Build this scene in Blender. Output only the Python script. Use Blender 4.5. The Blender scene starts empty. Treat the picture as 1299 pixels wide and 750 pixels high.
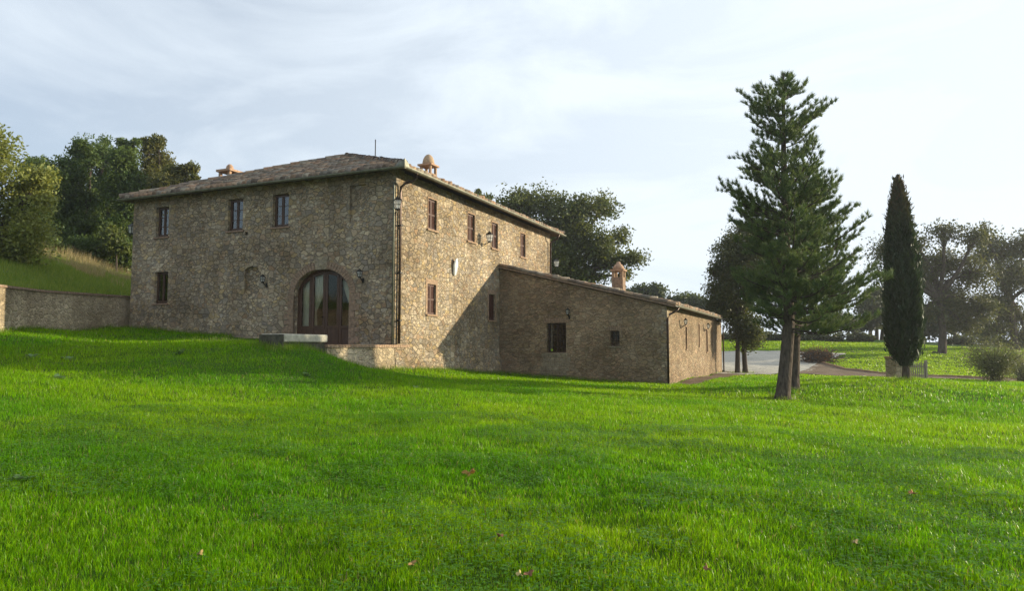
import bpy, bmesh, math, random
import numpy as np
from mathutils import Vector, Matrix
from mathutils.geometry import delaunay_2d_cdt
R = math.radians
rng = np.random.default_rng(7)
random.seed(7)
scene = bpy.context.scene
COL = scene.collection
EYE = 1.6                       # eye height; heights below are relative to the eye, Z() lifts them
# ------------------------------------------------------------------ camera, sky, sun, exposure
cam_d = bpy.data.cameras.new('camera'); cam = bpy.data.objects.new('camera', cam_d); COL.objects.link(cam)
cam.location = (0, 0, EYE); cam.rotation_euler = (R(90) + math.atan(65/900), 0, 0)
cam_d.sensor_width = 36; cam_d.lens = 900/1299*36; cam_d.clip_start = .1; cam_d.clip_end = 6000
scene.camera = cam
SUN_AZ, SUN_EL = 78.5, 10.8     # azimuth clockwise from +Y
sun_dir = Vector((math.sin(R(SUN_AZ))*math.cos(R(SUN_EL)), math.cos(R(SUN_AZ))*math.cos(R(SUN_EL)), math.sin(R(SUN_EL))))
sd = bpy.data.lights.new('sun', 'SUN'); sd.energy = 5.0; sd.angle = R(.6); sd.color = (1, .88, .64)
so = bpy.data.objects.new('sun', sd); COL.objects.link(so); so.rotation_euler = sun_dir.to_track_quat('Z', 'Y').to_euler()
w = bpy.data.worlds.new('World'); scene.world = w; w.use_nodes = True
wt = w.node_tree; wt.nodes.clear()
def wn(t, **k):
    n = wt.nodes.new(t)
    for a, b in k.items(): setattr(n, a, b)
    return n
sky = wn('ShaderNodeTexSky', sky_type='NISHITA', sun_disc=False)
sky.sun_elevation = R(SUN_EL); sky.sun_rotation = R(SUN_AZ); sky.air_density = 1.0; sky.dust_density = .6; sky.ozone_density = 4.0
geo = wn('ShaderNodeTexCoord'); mp = wn('ShaderNodeMapping')
L = wt.links.new
mp.inputs['Rotation'].default_value = (R(14), R(-20), R(12)); mp.inputs['Scale'].default_value = (1.0, 1.6, 3.4)
nz = wn('ShaderNodeTexNoise'); nz.inputs['Scale'].default_value = 2.6; nz.inputs['Detail'].default_value = 9; nz.inputs['Roughness'].default_value = .56; nz.inputs['Distortion'].default_value = .6
cr = wn('ShaderNodeValToRGB'); cr.color_ramp.elements[0].position = .44; cr.color_ramp.elements[1].position = .82
cr.color_ramp.elements[0].color = (0, 0, 0, 1); cr.color_ramp.elements[1].color = (.40, .40, .40, 1)
# thin high haze, densest towards the sun (forward scattering)
dt = wn('ShaderNodeVectorMath', operation='DOT_PRODUCT'); dt.inputs[1].default_value = tuple(sun_dir)
hz = wn('ShaderNodeMapRange', interpolation_type='SMOOTHSTEP'); hz.inputs['From Min'].default_value = -.78; hz.inputs['From Max'].default_value = .98; hz.inputs['To Min'].default_value = .42; hz.inputs['To Max'].default_value = 1.0
sm = wn('ShaderNodeMath', operation='ADD', use_clamp=True)
mx = wn('ShaderNodeMix', data_type='RGBA'); mx.inputs['B'].default_value = (6.3, 6.95, 7.55, 1)
bg = wn('ShaderNodeBackground'); bg.inputs['Strength'].default_value = .098
wo = wn('ShaderNodeOutputWorld')
L(geo.outputs['Generated'], mp.inputs['Vector']); L(mp.outputs[0], nz.inputs['Vector']); L(nz.outputs['Fac'], cr.inputs[0])
L(geo.outputs['Generated'], dt.inputs[0]); L(dt.outputs['Value'], hz.inputs['Value']); L(hz.outputs[0], sm.inputs[0]); L(cr.outputs[0], sm.inputs[1])
L(sm.outputs[0], mx.inputs['Factor']); L(sky.outputs[0], mx.inputs['A']); L(mx.outputs['Result'], bg.inputs[0]); L(bg.outputs[0], wo.inputs[0])
vs = scene.view_settings; vs.view_transform = 'Standard'; vs.look = 'None'; vs.gamma = 1; vs.exposure = .6; vs.use_curve_mapping = False
scene.cycles.use_denoising = True; scene.cycles.denoising_prefilter = 'NONE'; scene.cycles.adaptive_threshold = .006
scene.cycles.max_bounces = 8; scene.cycles.transparent_max_bounces = 12; scene.cycles.transmission_bounces = 4
# ------------------------------------------------------------------ helpers
class MB:
    """collects shapes, then links them as ONE mesh object"""
    def __init__(s): s.v = []; s.f = []
    def add(s, vs, fs):
        o = len(s.v); s.v += [tuple(p) for p in vs]; s.f += [tuple(i+o for i in f) for f in fs]; return s
    def box(s, x0, x1, y0, y1, z0, z1, rot=0, c=None):
        vs = [(x, y, z) for z in (z0, z1) for y in (y0, y1) for x in (x0, x1)]
        if rot:
            ca, sa = math.cos(rot), math.sin(rot); cx, cy = c or ((x0+x1)/2, (y0+y1)/2)
            vs = [(cx+(x-cx)*ca-(y-cy)*sa, cy+(x-cx)*sa+(y-cy)*ca, z) for x, y, z in vs]
        return s.add(vs, [(0, 2, 3, 1), (4, 5, 7, 6), (0, 1, 5, 4), (2, 6, 7, 3), (0, 4, 6, 2), (1, 3, 7, 5)])
    def tube(s, pts, rad, n=8, cap=True):
        pts = [Vector(p) for p in pts]
        if not hasattr(rad, '__len__'): rad = [rad]*len(pts)
        vs = []; fs = []; up = Vector((.31, .17, .93)).normalized(); m = len(pts)
        for i, p in enumerate(pts):
            t = (pts[min(i+1, m-1)] - pts[max(i-1, 0)]).normalized()
            a = t.cross(up)
            if a.length < 1e-3: a = t.cross(Vector((1, 0, 0)))
            a.normalize(); b = t.cross(a)
            for k in range(n):
                q = 2*math.pi*k/n; vs.append(p + (a*math.cos(q) + b*math.sin(q))*rad[i])
        for i in range(m-1):
            for k in range(n): fs.append((i*n+k, i*n+(k+1) % n, (i+1)*n+(k+1) % n, (i+1)*n+k))
        if cap: fs += [tuple(range(n))[::-1], tuple(range((m-1)*n, m*n))]
        return s.add(vs, fs)
    def lathe(s, cx, cy, prof, n=20):
        vs = []; fs = []
        for r, z in prof:
            for k in range(n):
                q = 2*math.pi*k/n; vs.append((cx+r*math.cos(q), cy+r*math.sin(q), z))
        for i in range(len(prof)-1):
            for k in range(n): fs.append((i*n+k, i*n+(k+1) % n, (i+1)*n+(k+1) % n, (i+1)*n+k))
        fs += [tuple(range(n))[::-1], tuple(range((len(prof)-1)*n, len(prof)*n))]
        return s.add(vs, fs)
    def prism(s, poly, y0, y1, axis='y'):
        n = len(poly); vs = []
        for y in (y0, y1):
            for a, b in poly: vs.append((a, y, b) if axis == 'y' else ((y, a, b) if axis == 'x' else (a, b, y)))
        fs = [tuple(range(n)), tuple(range(n, 2*n))[::-1]] + [(i, i+n, (i+1) % n+n, (i+1) % n) for i in range(n)]
        return s.add(vs, fs)
    def build(s, name, mat, parent=None, bevel=0, smooth=False, fix=True):
        me = bpy.data.meshes.new(name); me.from_pydata(s.v, [], s.f)
        if fix:
            bm = bmesh.new(); bm.from_mesh(me); bmesh.ops.recalc_face_normals(bm, faces=bm.faces); bm.to_mesh(me); bm.free()
        me.materials.append(mat)
        if smooth: me.shade_smooth()
        o = bpy.data.objects.new(name, me); COL.objects.link(o)
        if parent: o.parent = parent
        if bevel:
            b = o.modifiers.new('bevel', 'BEVEL'); b.width = bevel; b.segments = 2; b.limit_method = 'ANGLE'
        return o
def tag(o, label=None, cat=None, group=None, kind=None):
    if label: o['label'] = label
    if cat: o['category'] = cat
    if group: o['group'] = group
    if kind: o['kind'] = kind
    return o
def empty(name, loc, rz=0):
    o = bpy.data.objects.new(name, None); COL.objects.link(o); o.location = loc; o.rotation_euler = (0, 0, rz); o.empty_display_size = .3
    return o
def children(o): return [c for c in bpy.data.objects if c.parent == o]
def copy_tree(o, parent=None):
    c = o.copy(); COL.objects.link(c); c.parent = parent
    for ch in children(o): copy_tree(ch, c)
    return c
def fast_mesh(name, mat, verts, faces_tri=None, faces_quad=None, col=None, parent=None, smooth=False):
    """numpy arrays -> one mesh object; col is one colour per vertex (leaf and blade colours)"""
    me = bpy.data.meshes.new(name); nv = len(verts); me.vertices.add(nv); me.vertices.foreach_set('co', np.asarray(verts, np.float32).ravel())
    nt = 0 if faces_tri is None else len(faces_tri); nq = 0 if faces_quad is None else len(faces_quad)
    idx = []; 
    if nt: idx.append(np.asarray(faces_tri).ravel())
    if nq: idx.append(np.asarray(faces_quad).ravel())
    idx = np.concatenate(idx).astype(np.int32); me.loops.add(len(idx)); me.loops.foreach_set('vertex_index', idx)
    st = np.concatenate([np.arange(nt)*3, nt*3+np.arange(nq)*4]).astype(np.int32)
    me.polygons.add(nt+nq); me.polygons.foreach_set('loop_start', st)
    if smooth: me.polygons.foreach_set('use_smooth', np.ones(nt+nq, bool))
    if col is not None:
        a = me.attributes.new('leaf_colour', 'FLOAT_COLOR', 'POINT'); c4 = np.ones((nv, 4), np.float32); c4[:, :3] = col; a.data.foreach_set('color', c4.ravel())
    me.update(calc_edges=True); me.validate()
    me.materials.append(mat); o = bpy.data.objects.new(name, me); COL.objects.link(o)
    if parent: o.parent = parent
    return o
# ------------------------------------------------------------------ value noise (numpy)
_perm = np.random.default_rng(3).random((256, 256))
def vnoise(x, y):
    x = np.asarray(x, float); y = np.asarray(y, float); xi = np.floor(x).astype(int); yi = np.floor(y).astype(int); fx = x-xi; fy = y-yi
    fx = fx*fx*(3-2*fx); fy = fy*fy*(3-2*fy); g = lambda i, j: _perm[i % 256, j % 256]
    return (g(xi, yi)*(1-fx)+g(xi+1, yi)*fx)*(1-fy)+(g(xi, yi+1)*(1-fx)+g(xi+1, yi+1)*fx)*fy
def fbm(x, y, o=3):
    s = 0; a = .5
    for k in range(o): s = s+a*vnoise(np.asarray(x)*2**k+17.3*k, np.asarray(y)*2**k-9.1*k); a *= .5
    return s/(1-.5**o)
# ------------------------------------------------------------------ materials
MATS = {}
def nmat(name):
    m = bpy.data.materials.new(name); m.use_nodes = True; t = m.node_tree; t.nodes.clear()
    out = t.nodes.new('ShaderNodeOutputMaterial'); MATS[name] = m
    def N(ty, **k):
        n = t.nodes.new(ty)
        for a, b in k.items():
            if a.startswith('i_'): n.inputs[a[2:].replace('_', ' ')].default_value = b
            else: setattr(n, a, b)
        return n
    return m, t, out, N, t.links.new
def ramp(N, stops, interp='LINEAR'):
    n = N('ShaderNodeValToRGB'); e = n.color_ramp; e.interpolation = interp
    while len(e.elements) < len(stops): e.elements.new(.5)
    for el, (p, c) in zip(e.elements, stops): el.position = p; el.color = (*c, 1)
    return n
def stone(name, cols, mortar, scale=(3.4, 3.4, 5.2), bump=.9, mort_w=(.02, .085), stain=(.62, .58, .52), rnd=.9, second=None):
    """rubble masonry: irregular stones of several true stone colours set in mortar"""
    m, t, out, N, K = nmat(name)
    tc = N('ShaderNodeTexCoord'); n0 = N('ShaderNodeTexNoise', i_Scale=5.0, i_Detail=5.0, i_Roughness=.6)
    K(tc.outputs['Object'], n0.inputs['Vector'])
    mxv = N('ShaderNodeMix', data_type='VECTOR'); mxv.inputs['Factor'].default_value = .06
    vadd = N('ShaderNodeVectorMath', operation='MULTIPLY_ADD'); vadd.inputs[1].default_value = (.16, .16, .12)
    K(n0.outputs['Color'], vadd.inputs[0]); K(tc.outputs['Object'], vadd.inputs[2])
    mp = N('ShaderNodeMapping'); mp.inputs['Scale'].default_value = scale; K(vadd.outputs[0], mp.inputs['Vector'])
    v1 = N('ShaderNodeTexVoronoi', feature='F1', i_Scale=1.0, i_Randomness=rnd); v2 = N('ShaderNodeTexVoronoi', feature='DISTANCE_TO_EDGE', i_Scale=1.0, i_Randomness=rnd)
    K(mp.outputs[0], v1.inputs['Vector']); K(mp.outputs[0], v2.inputs['Vector'])
    w1 = N('ShaderNodeTexVoronoi', feature='F1', i_Scale=1.75, i_Randomness=rnd); w2 = N('ShaderNodeTexVoronoi', feature='DISTANCE_TO_EDGE', i_Scale=1.75, i_Randomness=rnd)
    K(mp.outputs[0], w1.inputs['Vector']); K(mp.outputs[0], w2.inputs['Vector'])
    pn = N('ShaderNodeTexNoise', i_Scale=1.9, i_Detail=3.0); K(tc.outputs['Object'], pn.inputs['Vector'])
    pm = N('ShaderNodeMapRange'); pm.inputs['From Min'].default_value = .50; pm.inputs['From Max'].default_value = .53; K(pn.outputs['Fac'], pm.inputs['Value'])
    cm = N('ShaderNodeMix', data_type='RGBA'); K(pm.outputs[0], cm.inputs['Factor']); K(v1.outputs['Color'], cm.inputs['A']); K(w1.outputs['Color'], cm.inputs['B'])
    dm = N('ShaderNodeMix', data_type='FLOAT'); K(pm.outputs[0], dm.inputs['Factor']); K(v2.outputs['Distance'], dm.inputs['A']); K(w2.outputs['Distance'], dm.inputs['B'])
    sep = N('ShaderNodeSeparateColor'); K(cm.outputs['Result'], sep.inputs[0])
    k = len(cols); rc = ramp(N, [((i+.5)/k, c) for i, c in enumerate(cols)]); K(sep.outputs[0], rc.inputs[0])
    fine = N('ShaderNodeTexNoise', i_Scale=17.0, i_Detail=7.0, i_Roughness=.65); K(tc.outputs['Object'], fine.inputs['Vector'])
    fr = ramp(N, [(.25, (.55, .55, .55)), (.75, (1.3, 1.27, 1.22))]); K(fine.outputs['Fac'], fr.inputs[0])
    mul = N('ShaderNodeMix', data_type='RGBA', blend_type='MULTIPLY'); mul.inputs['Factor'].default_value = 1; K(rc.outputs[0], mul.inputs['A']); K(fr.outputs[0], mul.inputs['B'])
    # per-stone value jitter
    mr = N('ShaderNodeMapRange'); mr.inputs['To Min'].default_value = .74; mr.inputs['To Max'].default_value = 1.28; K(sep.outputs[1], mr.inputs['Value'])
    vm = N('ShaderNodeVectorMath', operation='SCALE'); K(mul.outputs['Result'], vm.inputs[0]); K(mr.outputs[0], vm.inputs['Scale'])
    # mortar mask, width varying over the wall
    wn_ = N('ShaderNodeTexNoise', i_Scale=1.3, i_Detail=4.0); K(tc.outputs['Object'], wn_.inputs['Vector'])
    wa = N('ShaderNodeMath', operation='MULTIPLY_ADD'); wa.inputs[1].default_value = .16; wa.inputs[2].default_value = -.08; K(wn_.outputs['Fac'], wa.inputs[0])
    ed = N('ShaderNodeMath', operation='SUBTRACT'); K(dm.outputs['Result'], ed.inputs[0]); K(wa.outputs[0], ed.inputs[1])
    mm = N('ShaderNodeMapRange', interpolation_type='SMOOTHSTEP'); mm.inputs['From Min'].default_value = mort_w[0]; mm.inputs['From Max'].default_value = mort_w[1]; K(ed.outputs[0], mm.inputs['Value'])
    mo = N('ShaderNodeMix', data_type='RGBA', blend_type='MULTIPLY'); mo.inputs['Factor'].default_value = .8; mo.inputs['A'].default_value = (*mortar, 1); K(fr.outputs[0], mo.inputs['B'])
    c1 = N('ShaderNodeMix', data_type='RGBA'); K(mm.outputs[0], c1.inputs['Factor']); K(mo.outputs['Result'], c1.inputs['A']); K(vm.outputs[0], c1.inputs['B'])
    # broad weather stains
    bign = N('ShaderNodeTexNoise', i_Scale=.45, i_Detail=5.0, i_Roughness=.6); K(tc.outputs['Object'], bign.inputs['Vector'])
    br = ramp(N, [(.35, stain), (.62, (1.08, 1.06, 1.02))]); K(bign.outputs['Fac'], br.inputs[0])
    c2 = N('ShaderNodeMix', data_type='RGBA', blend_type='MULTIPLY'); c2.inputs['Factor'].default_value = 1; K(c1.outputs['Result'], c2.inputs['A']); K(br.outputs[0], c2.inputs['B'])
    hs = N('ShaderNodeMath', operation='MULTIPLY_ADD'); hs.inputs[1].default_value = .35; K(fine.outputs['Fac'], hs.inputs[0]); K(mm.outputs[0], hs.inputs[2])
    hs2 = N('ShaderNodeMath', operation='MULTIPLY_ADD'); hs2.inputs[1].default_value = .6; K(sep.outputs[2], hs2.inputs[0]); K(hs.outputs[0], hs2.inputs[2])
    bp = N('ShaderNodeBump', i_Strength=bump, i_Distance=.045); K(hs2.outputs[0], bp.inputs['Height'])
    b = N('ShaderNodeBsdfPrincipled', i_Roughness=.92); b.inputs['Specular IOR Level'].default_value = .15
    K(c2.outputs['Result'], b.inputs['Base Color']); K(bp.outputs[0], b.inputs['Normal']); K(b.outputs[0], out.inputs[0])
    return m
def plain(name, col, rough=.7, metal=0, nscale=12, amt=.25, bump=.15, spec=.3, stretch=(1, 1, 1), relief=.02):
    """one material colour with uneven wear"""
    m, t, out, N, K = nmat(name)
    tc = N('ShaderNodeTexCoord'); mp = N('ShaderNodeMapping'); mp.inputs['Scale'].default_value = stretch; K(tc.outputs['Object'], mp.inputs['Vector'])
    n = N('ShaderNodeTexNoise', i_Scale=nscale, i_Detail=6.0, i_Roughness=.6); K(mp.outputs[0], n.inputs['Vector'])
    a, b_ = [tuple(min(1, c*f) for c in col) for f in (1-amt, 1+amt)]
    r = ramp(N, [(.3, a), (.7, b_)]); K(n.outputs['Fac'], r.inputs[0])
    bp = N('ShaderNodeBump', i_Strength=bump, i_Distance=relief); K(n.outputs['Fac'], bp.inputs['Height'])
    b = N('ShaderNodeBsdfPrincipled', i_Roughness=rough, i_Metallic=metal); b.inputs['Specular IOR Level'].default_value = spec
    K(r.outputs[0], b.inputs['Base Color']); K(bp.outputs[0], b.inputs['Normal']); K(b.outputs[0], out.inputs[0]); return m
def brick(name, c1, c2, mortar, bw=.26, bh=.075, axis='xz'):
    m, t, out, N, K = nmat(name)
    tc = N('ShaderNodeTexCoord'); sp = N('ShaderNodeSeparateXYZ'); K(tc.outputs['Object'], sp.inputs[0])
    ad = N('ShaderNodeMath', operation='ADD'); K(sp.outputs[0], ad.inputs[0]); K(sp.outputs[1], ad.inputs[1])
    cb = N('ShaderNodeCombineXYZ'); K(ad.outputs[0], cb.inputs[0]); K(sp.outputs[2], cb.inputs[1])
    bt = N('ShaderNodeTexBrick', i_Scale=1.0); bt.inputs['Color1'].default_value = (*c1, 1); bt.inputs['Color2'].default_value = (*c2, 1); bt.inputs['Mortar'].default_value = (*mortar, 1)
    bt.inputs['Brick Width'].default_value = bw; bt.inputs['Row Height'].default_value = bh; bt.inputs['Mortar Size'].default_value = .008; K(cb.outputs[0], bt.inputs['Vector'])
    n = N('ShaderNodeTexNoise', i_Scale=9.0, i_Detail=6.0); K(tc.outputs['Object'], n.inputs['Vector'])
    r = ramp(N, [(.3, (.6, .6, .6)), (.7, (1.25, 1.2, 1.15))]); K(n.outputs['Fac'], r.inputs[0])
    mu = N('ShaderNodeMix', data_type='RGBA', blend_type='MULTIPLY'); mu.inputs['Factor'].default_value = 1; K(bt.outputs['Color'], mu.inputs['A']); K(r.outputs[0], mu.inputs['B'])
    iv = N('ShaderNodeMath', operation='MULTIPLY_ADD'); iv.inputs[1].default_value = -1; K(bt.outputs['Fac'], iv.inputs[0]); K(n.outputs['Fac'], iv.inputs[2])
    bp = N('ShaderNodeBump', i_Strength=.6, i_Distance=.01); K(iv.outputs[0], bp.inputs['Height'])
    b = N('ShaderNodeBsdfPrincipled', i_Roughness=.9); b.inputs['Specular IOR Level'].default_value = .15
    K(mu.outputs['Result'], b.inputs['Base Color']); K(bp.outputs[0], b.inputs['Normal']); K(b.outputs[0], out.inputs[0]); return m
def leafmat(name, trans=.45, rough=.5, gain=1.0, spec=.25):
    m, t, out, N, K = nmat(name)
    at = N('ShaderNodeAttribute', attribute_name='leaf_colour')
    b = N('ShaderNodeBsdfPrincipled', i_Roughness=rough); b.inputs['Specular IOR Level'].default_value = spec
    tr = N('ShaderNodeBsdfTranslucent'); mi = N('ShaderNodeMixShader'); mi.inputs[0].default_value = trans
    hv = N('ShaderNodeMix', data_type='RGBA', blend_type='MULTIPLY'); hv.inputs['Factor'].default_value = 1; hv.inputs['B'].default_value = (1.25*gain, 1.15*gain, .6*gain, 1)
    K(at.outputs['Color'], b.inputs['Base Color']); K(at.outputs['Color'], hv.inputs['A']); K(hv.outputs['Result'], tr.inputs[0])
    K(b.outputs[0], mi.inputs[1]); K(tr.outputs[0], mi.inputs[2]); K(mi.outputs[0], out.inputs[0]); return m
def glassmat(name, ior=1.6, tint=(.9, .93, .92), rough=.01):
    m, t, out, N, K = nmat(name)
    fr = N('ShaderNodeFresnel', i_IOR=ior); tr = N('ShaderNodeBsdfTransparent'); tr.inputs[0].default_value = (*tint, 1)
    gl = N('ShaderNodeBsdfGlossy', i_Roughness=rough); gl.inputs[0].default_value = (1, .96, .90, 1)
    mi = N('ShaderNodeMixShader'); K(fr.outputs[0], mi.inputs[0]); K(tr.outputs[0], mi.inputs[1]); K(gl.outputs[0], mi.inputs[2]); K(mi.outputs[0], out.inputs[0]); return m
STONE_COLS = [(1.22*c[0], 1.18*c[1], 1.14*c[2]) for c in [tuple(q for q in c) for c in [(.27, .235, .19), (.33, .265, .17), (.22, .20, .18), (.36, .31, .24), (.30, .22, .15), (.26, .245, .22), (.41, .355, .27), (.31, .275, .22), (.35, .28, .17)]]]
M_stone = stone('rubble_stone', STONE_COLS, (.31, .27, .21), (3.9, 3.9, 5.6), bump=.9, mort_w=(-.01, .09), rnd=.82)
M_stone2 = stone('annex_rubble', [(.30, .225, .15), (.33, .23, .16), (.27, .22, .165), (.36, .28, .18), (.28, .21, .15), (.33, .27, .2), (.36, .265, .18)], (.33, .265, .19), (3.7, 3.7, 6.6), bump=.9, mort_w=(.0, .085), rnd=.85)
M_stone3 = stone('retaining_stone', [(.50, .42, .30), (.45, .37, .26), (.54, .46, .34), (.41, .34, .24)], (.50, .43, .33), (3.6, 3.6, 5.2), bump=.8, mort_w=(.0, .17), rnd=.85)
M_quoin = stone('dressed_stone', [(.36, .31, .23), (.32, .27, .20), (.39, .34, .26), (.29, .25, .19)], (.32, .28, .22), (2.2, 2.2, 3.6), bump=.6)
M_brick = brick('old_brick', (.37, .25, .165), (.33, .22, .15), (.34, .28, .21))
M_brickdull = brick('weathered_brick', (.30, .20, .14), (.25, .175, .125), (.30, .25, .19))
M_wood = plain('brown_paint', (.07, .036, .021), .5, 0, 8, .3, .1, .4, (1, 1, .2))
M_shutter = plain('shutter_brown', (.075, .032, .022), .6, 0, 8, .25, .1, .3)
M_iron = plain('black_iron', (.03, .028, .026), .5, .5, 20, .3)
M_copper = plain('aged_gutter_metal', (.20, .195, .15), .5, .5, 6, .35, .1, .4)
M_pipe = plain('dark_pipe_metal', (.085, .055, .042), .4, .6, 6, .35, .1, .5)
M_soffit = plain('soffit_wood', (.13, .095, .065), .85, 0, 10, .3)
M_white = plain('white_glazed_stone', (.72, .71, .68), .5, 0, 9, .15, .3)
M_moss_shade = plain('mossy_shaded_stone', (.075, .07, .05), .95, 0, 9, .5, .8)
M_lime = plain('pale_limestone', (.42, .39, .32), .85, 0, 7, .28, .5)
M_terra = plain('terracotta', (.38, .24, .155), .85, 0, 9, .3, .3)
M_bark = plain('grey_bark', (.095, .075, .06), .95, 0, 13, .6, 1.0, .1, (1, 1, .3), .09)
M_barkd = plain('dark_bark', (.075, .06, .05), .95, 0, 9, .45, 1.0, .1, (1, 1, .35))
M_leaf = leafmat('broad_leaf', .4)
M_needle = leafmat('needle', .25, .55)
M_grass = leafmat('grass_blade', .44, .33, 1.5, .16)
M_dry = leafmat('dry_stalk', .35, .7)
M_glass = glassmat('window_glass', 1.28); M_glassup = glassmat('coated_glass', 2.1)
M_lampglass = glassmat('lantern_glass', 1.9, (.8, .82, .8))
M_gatewood = plain('weathered_grey_wood', (.30, .26, .21), .9, 0, 6, .3, .4, .1, (1, 1, .2))
M_dark = plain('room_plaster', (.30, .27, .22), .95)
def curtain_mat():
    m, t, out, N, K = nmat('curtain_cloth'); d = N('ShaderNodeBsdfDiffuse'); d.inputs[0].default_value = (.80, .73, .58, 1)
    tr = N('ShaderNodeBsdfTranslucent'); tr.inputs[0].default_value = (.78, .70, .54, 1); mi = N('ShaderNodeMixShader'); mi.inputs[0].default_value = .3
    K(d.outputs[0], mi.inputs[1]); K(tr.outputs[0], mi.inputs[2]); K(mi.outputs[0], out.inputs[0]); return m
M_curtain = curtain_mat()
def roofmat():
    m, t, out, N, K = nmat('roof_tile')
    at = N('ShaderNodeAttribute', attribute_name='leaf_colour'); tc = N('ShaderNodeTexCoord')
    n = N('ShaderNodeTexNoise', i_Scale=7.0, i_Detail=8.0, i_Roughness=.7); K(tc.outputs['Object'], n.inputs['Vector'])
    r = ramp(N, [(.28, (.5, .5, .48)), (.7, (1.3, 1.28, 1.2))]); K(n.outputs['Fac'], r.inputs[0])
    mu = N('ShaderNodeMix', data_type='RGBA', blend_type='MULTIPLY'); mu.inputs['Factor'].default_value = 1; K(at.outputs['Color'], mu.inputs['A']); K(r.outputs[0], mu.inputs['B'])
    n2 = N('ShaderNodeTexNoise', i_Scale=1.6, i_Detail=6.0); K(tc.outputs['Object'], n2.inputs['Vector'])
    lm = ramp(N, [(.55, (0, 0, 0)), (.75, (.5, .5, .5))]); K(n2.outputs['Fac'], lm.inputs[0])
    mi = N('ShaderNodeMix', data_type='RGBA'); mi.inputs['B'].default_value = (.21, .205, .17, 1); K(lm.outputs[0], mi.inputs['Factor']); K(mu.outputs['Result'], mi.inputs['A'])
    bp = N('ShaderNodeBump', i_Strength=.4, i_Distance=.01); K(n.outputs['Fac'], bp.inputs['Height'])
    b = N('ShaderNodeBsdfPrincipled', i_Roughness=.92); b.inputs['Specular IOR Level'].default_value = .15
    K(mi.outputs['Result'], b.inputs['Base Color']); K(bp.outputs[0], b.inputs['Normal']); K(b.outputs[0], out.inputs[0]); return m
M_roof = roofmat()
def groundmat(name, a, b_, c, sc=1.0):
    m, t, out, N, K = nmat(name); tc = N('ShaderNodeTexCoord')
    n = N('ShaderNodeTexNoise', i_Scale=.35*sc, i_Detail=8.0, i_Roughness=.65); K(tc.outputs['Object'], n.inputs['Vector'])
    n2 = N('ShaderNodeTexNoise', i_Scale=9.0*sc, i_Detail=8.0, i_Roughness=.7); K(tc.outputs['Object'], n2.inputs['Vector'])
    r = ramp(N, [(.32, a), (.5, b_), (.68, c)]); K(n.outputs['Fac'], r.inputs[0])
    r2 = ramp(N, [(.3, (.55, .55, .55)), (.7, (1.35, 1.35, 1.3))]); K(n2.outputs['Fac'], r2.inputs[0])
    mu = N('ShaderNodeMix', data_type='RGBA', blend_type='MULTIPLY'); mu.inputs['Factor'].default_value = 1; K(r.outputs[0], mu.inputs['A']); K(r2.outputs[0], mu.inputs['B'])
    bp = N('ShaderNodeBump', i_Strength=.8, i_Distance=.06); K(n2.outputs['Fac'], bp.inputs['Height'])
    b = N('ShaderNodeBsdfPrincipled', i_Roughness=.95); b.inputs['Specular IOR Level'].default_value = .1
    K(mu.outputs['Result'], b.inputs['Base Color']); K(bp.outputs[0], b.inputs['Normal']); K(b.outputs[0], out.inputs[0]); return m
M_ground = groundmat('lawn_turf', (.03, .07, .005), (.045, .10, .007), (.07, .125, .012))
M_hill = groundmat('hill_turf', (.085, .135, .025), (.13, .18, .035), (.20, .195, .07), .8)
M_gravel = groundmat('pale_gravel', (.42, .39, .33), (.50, .465, .40), (.56, .52, .45), 2.5)
M_dirt = groundmat('track_dirt', (.16, .115, .08), (.20, .145, .10), (.25, .19, .14), 2.0)
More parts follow.
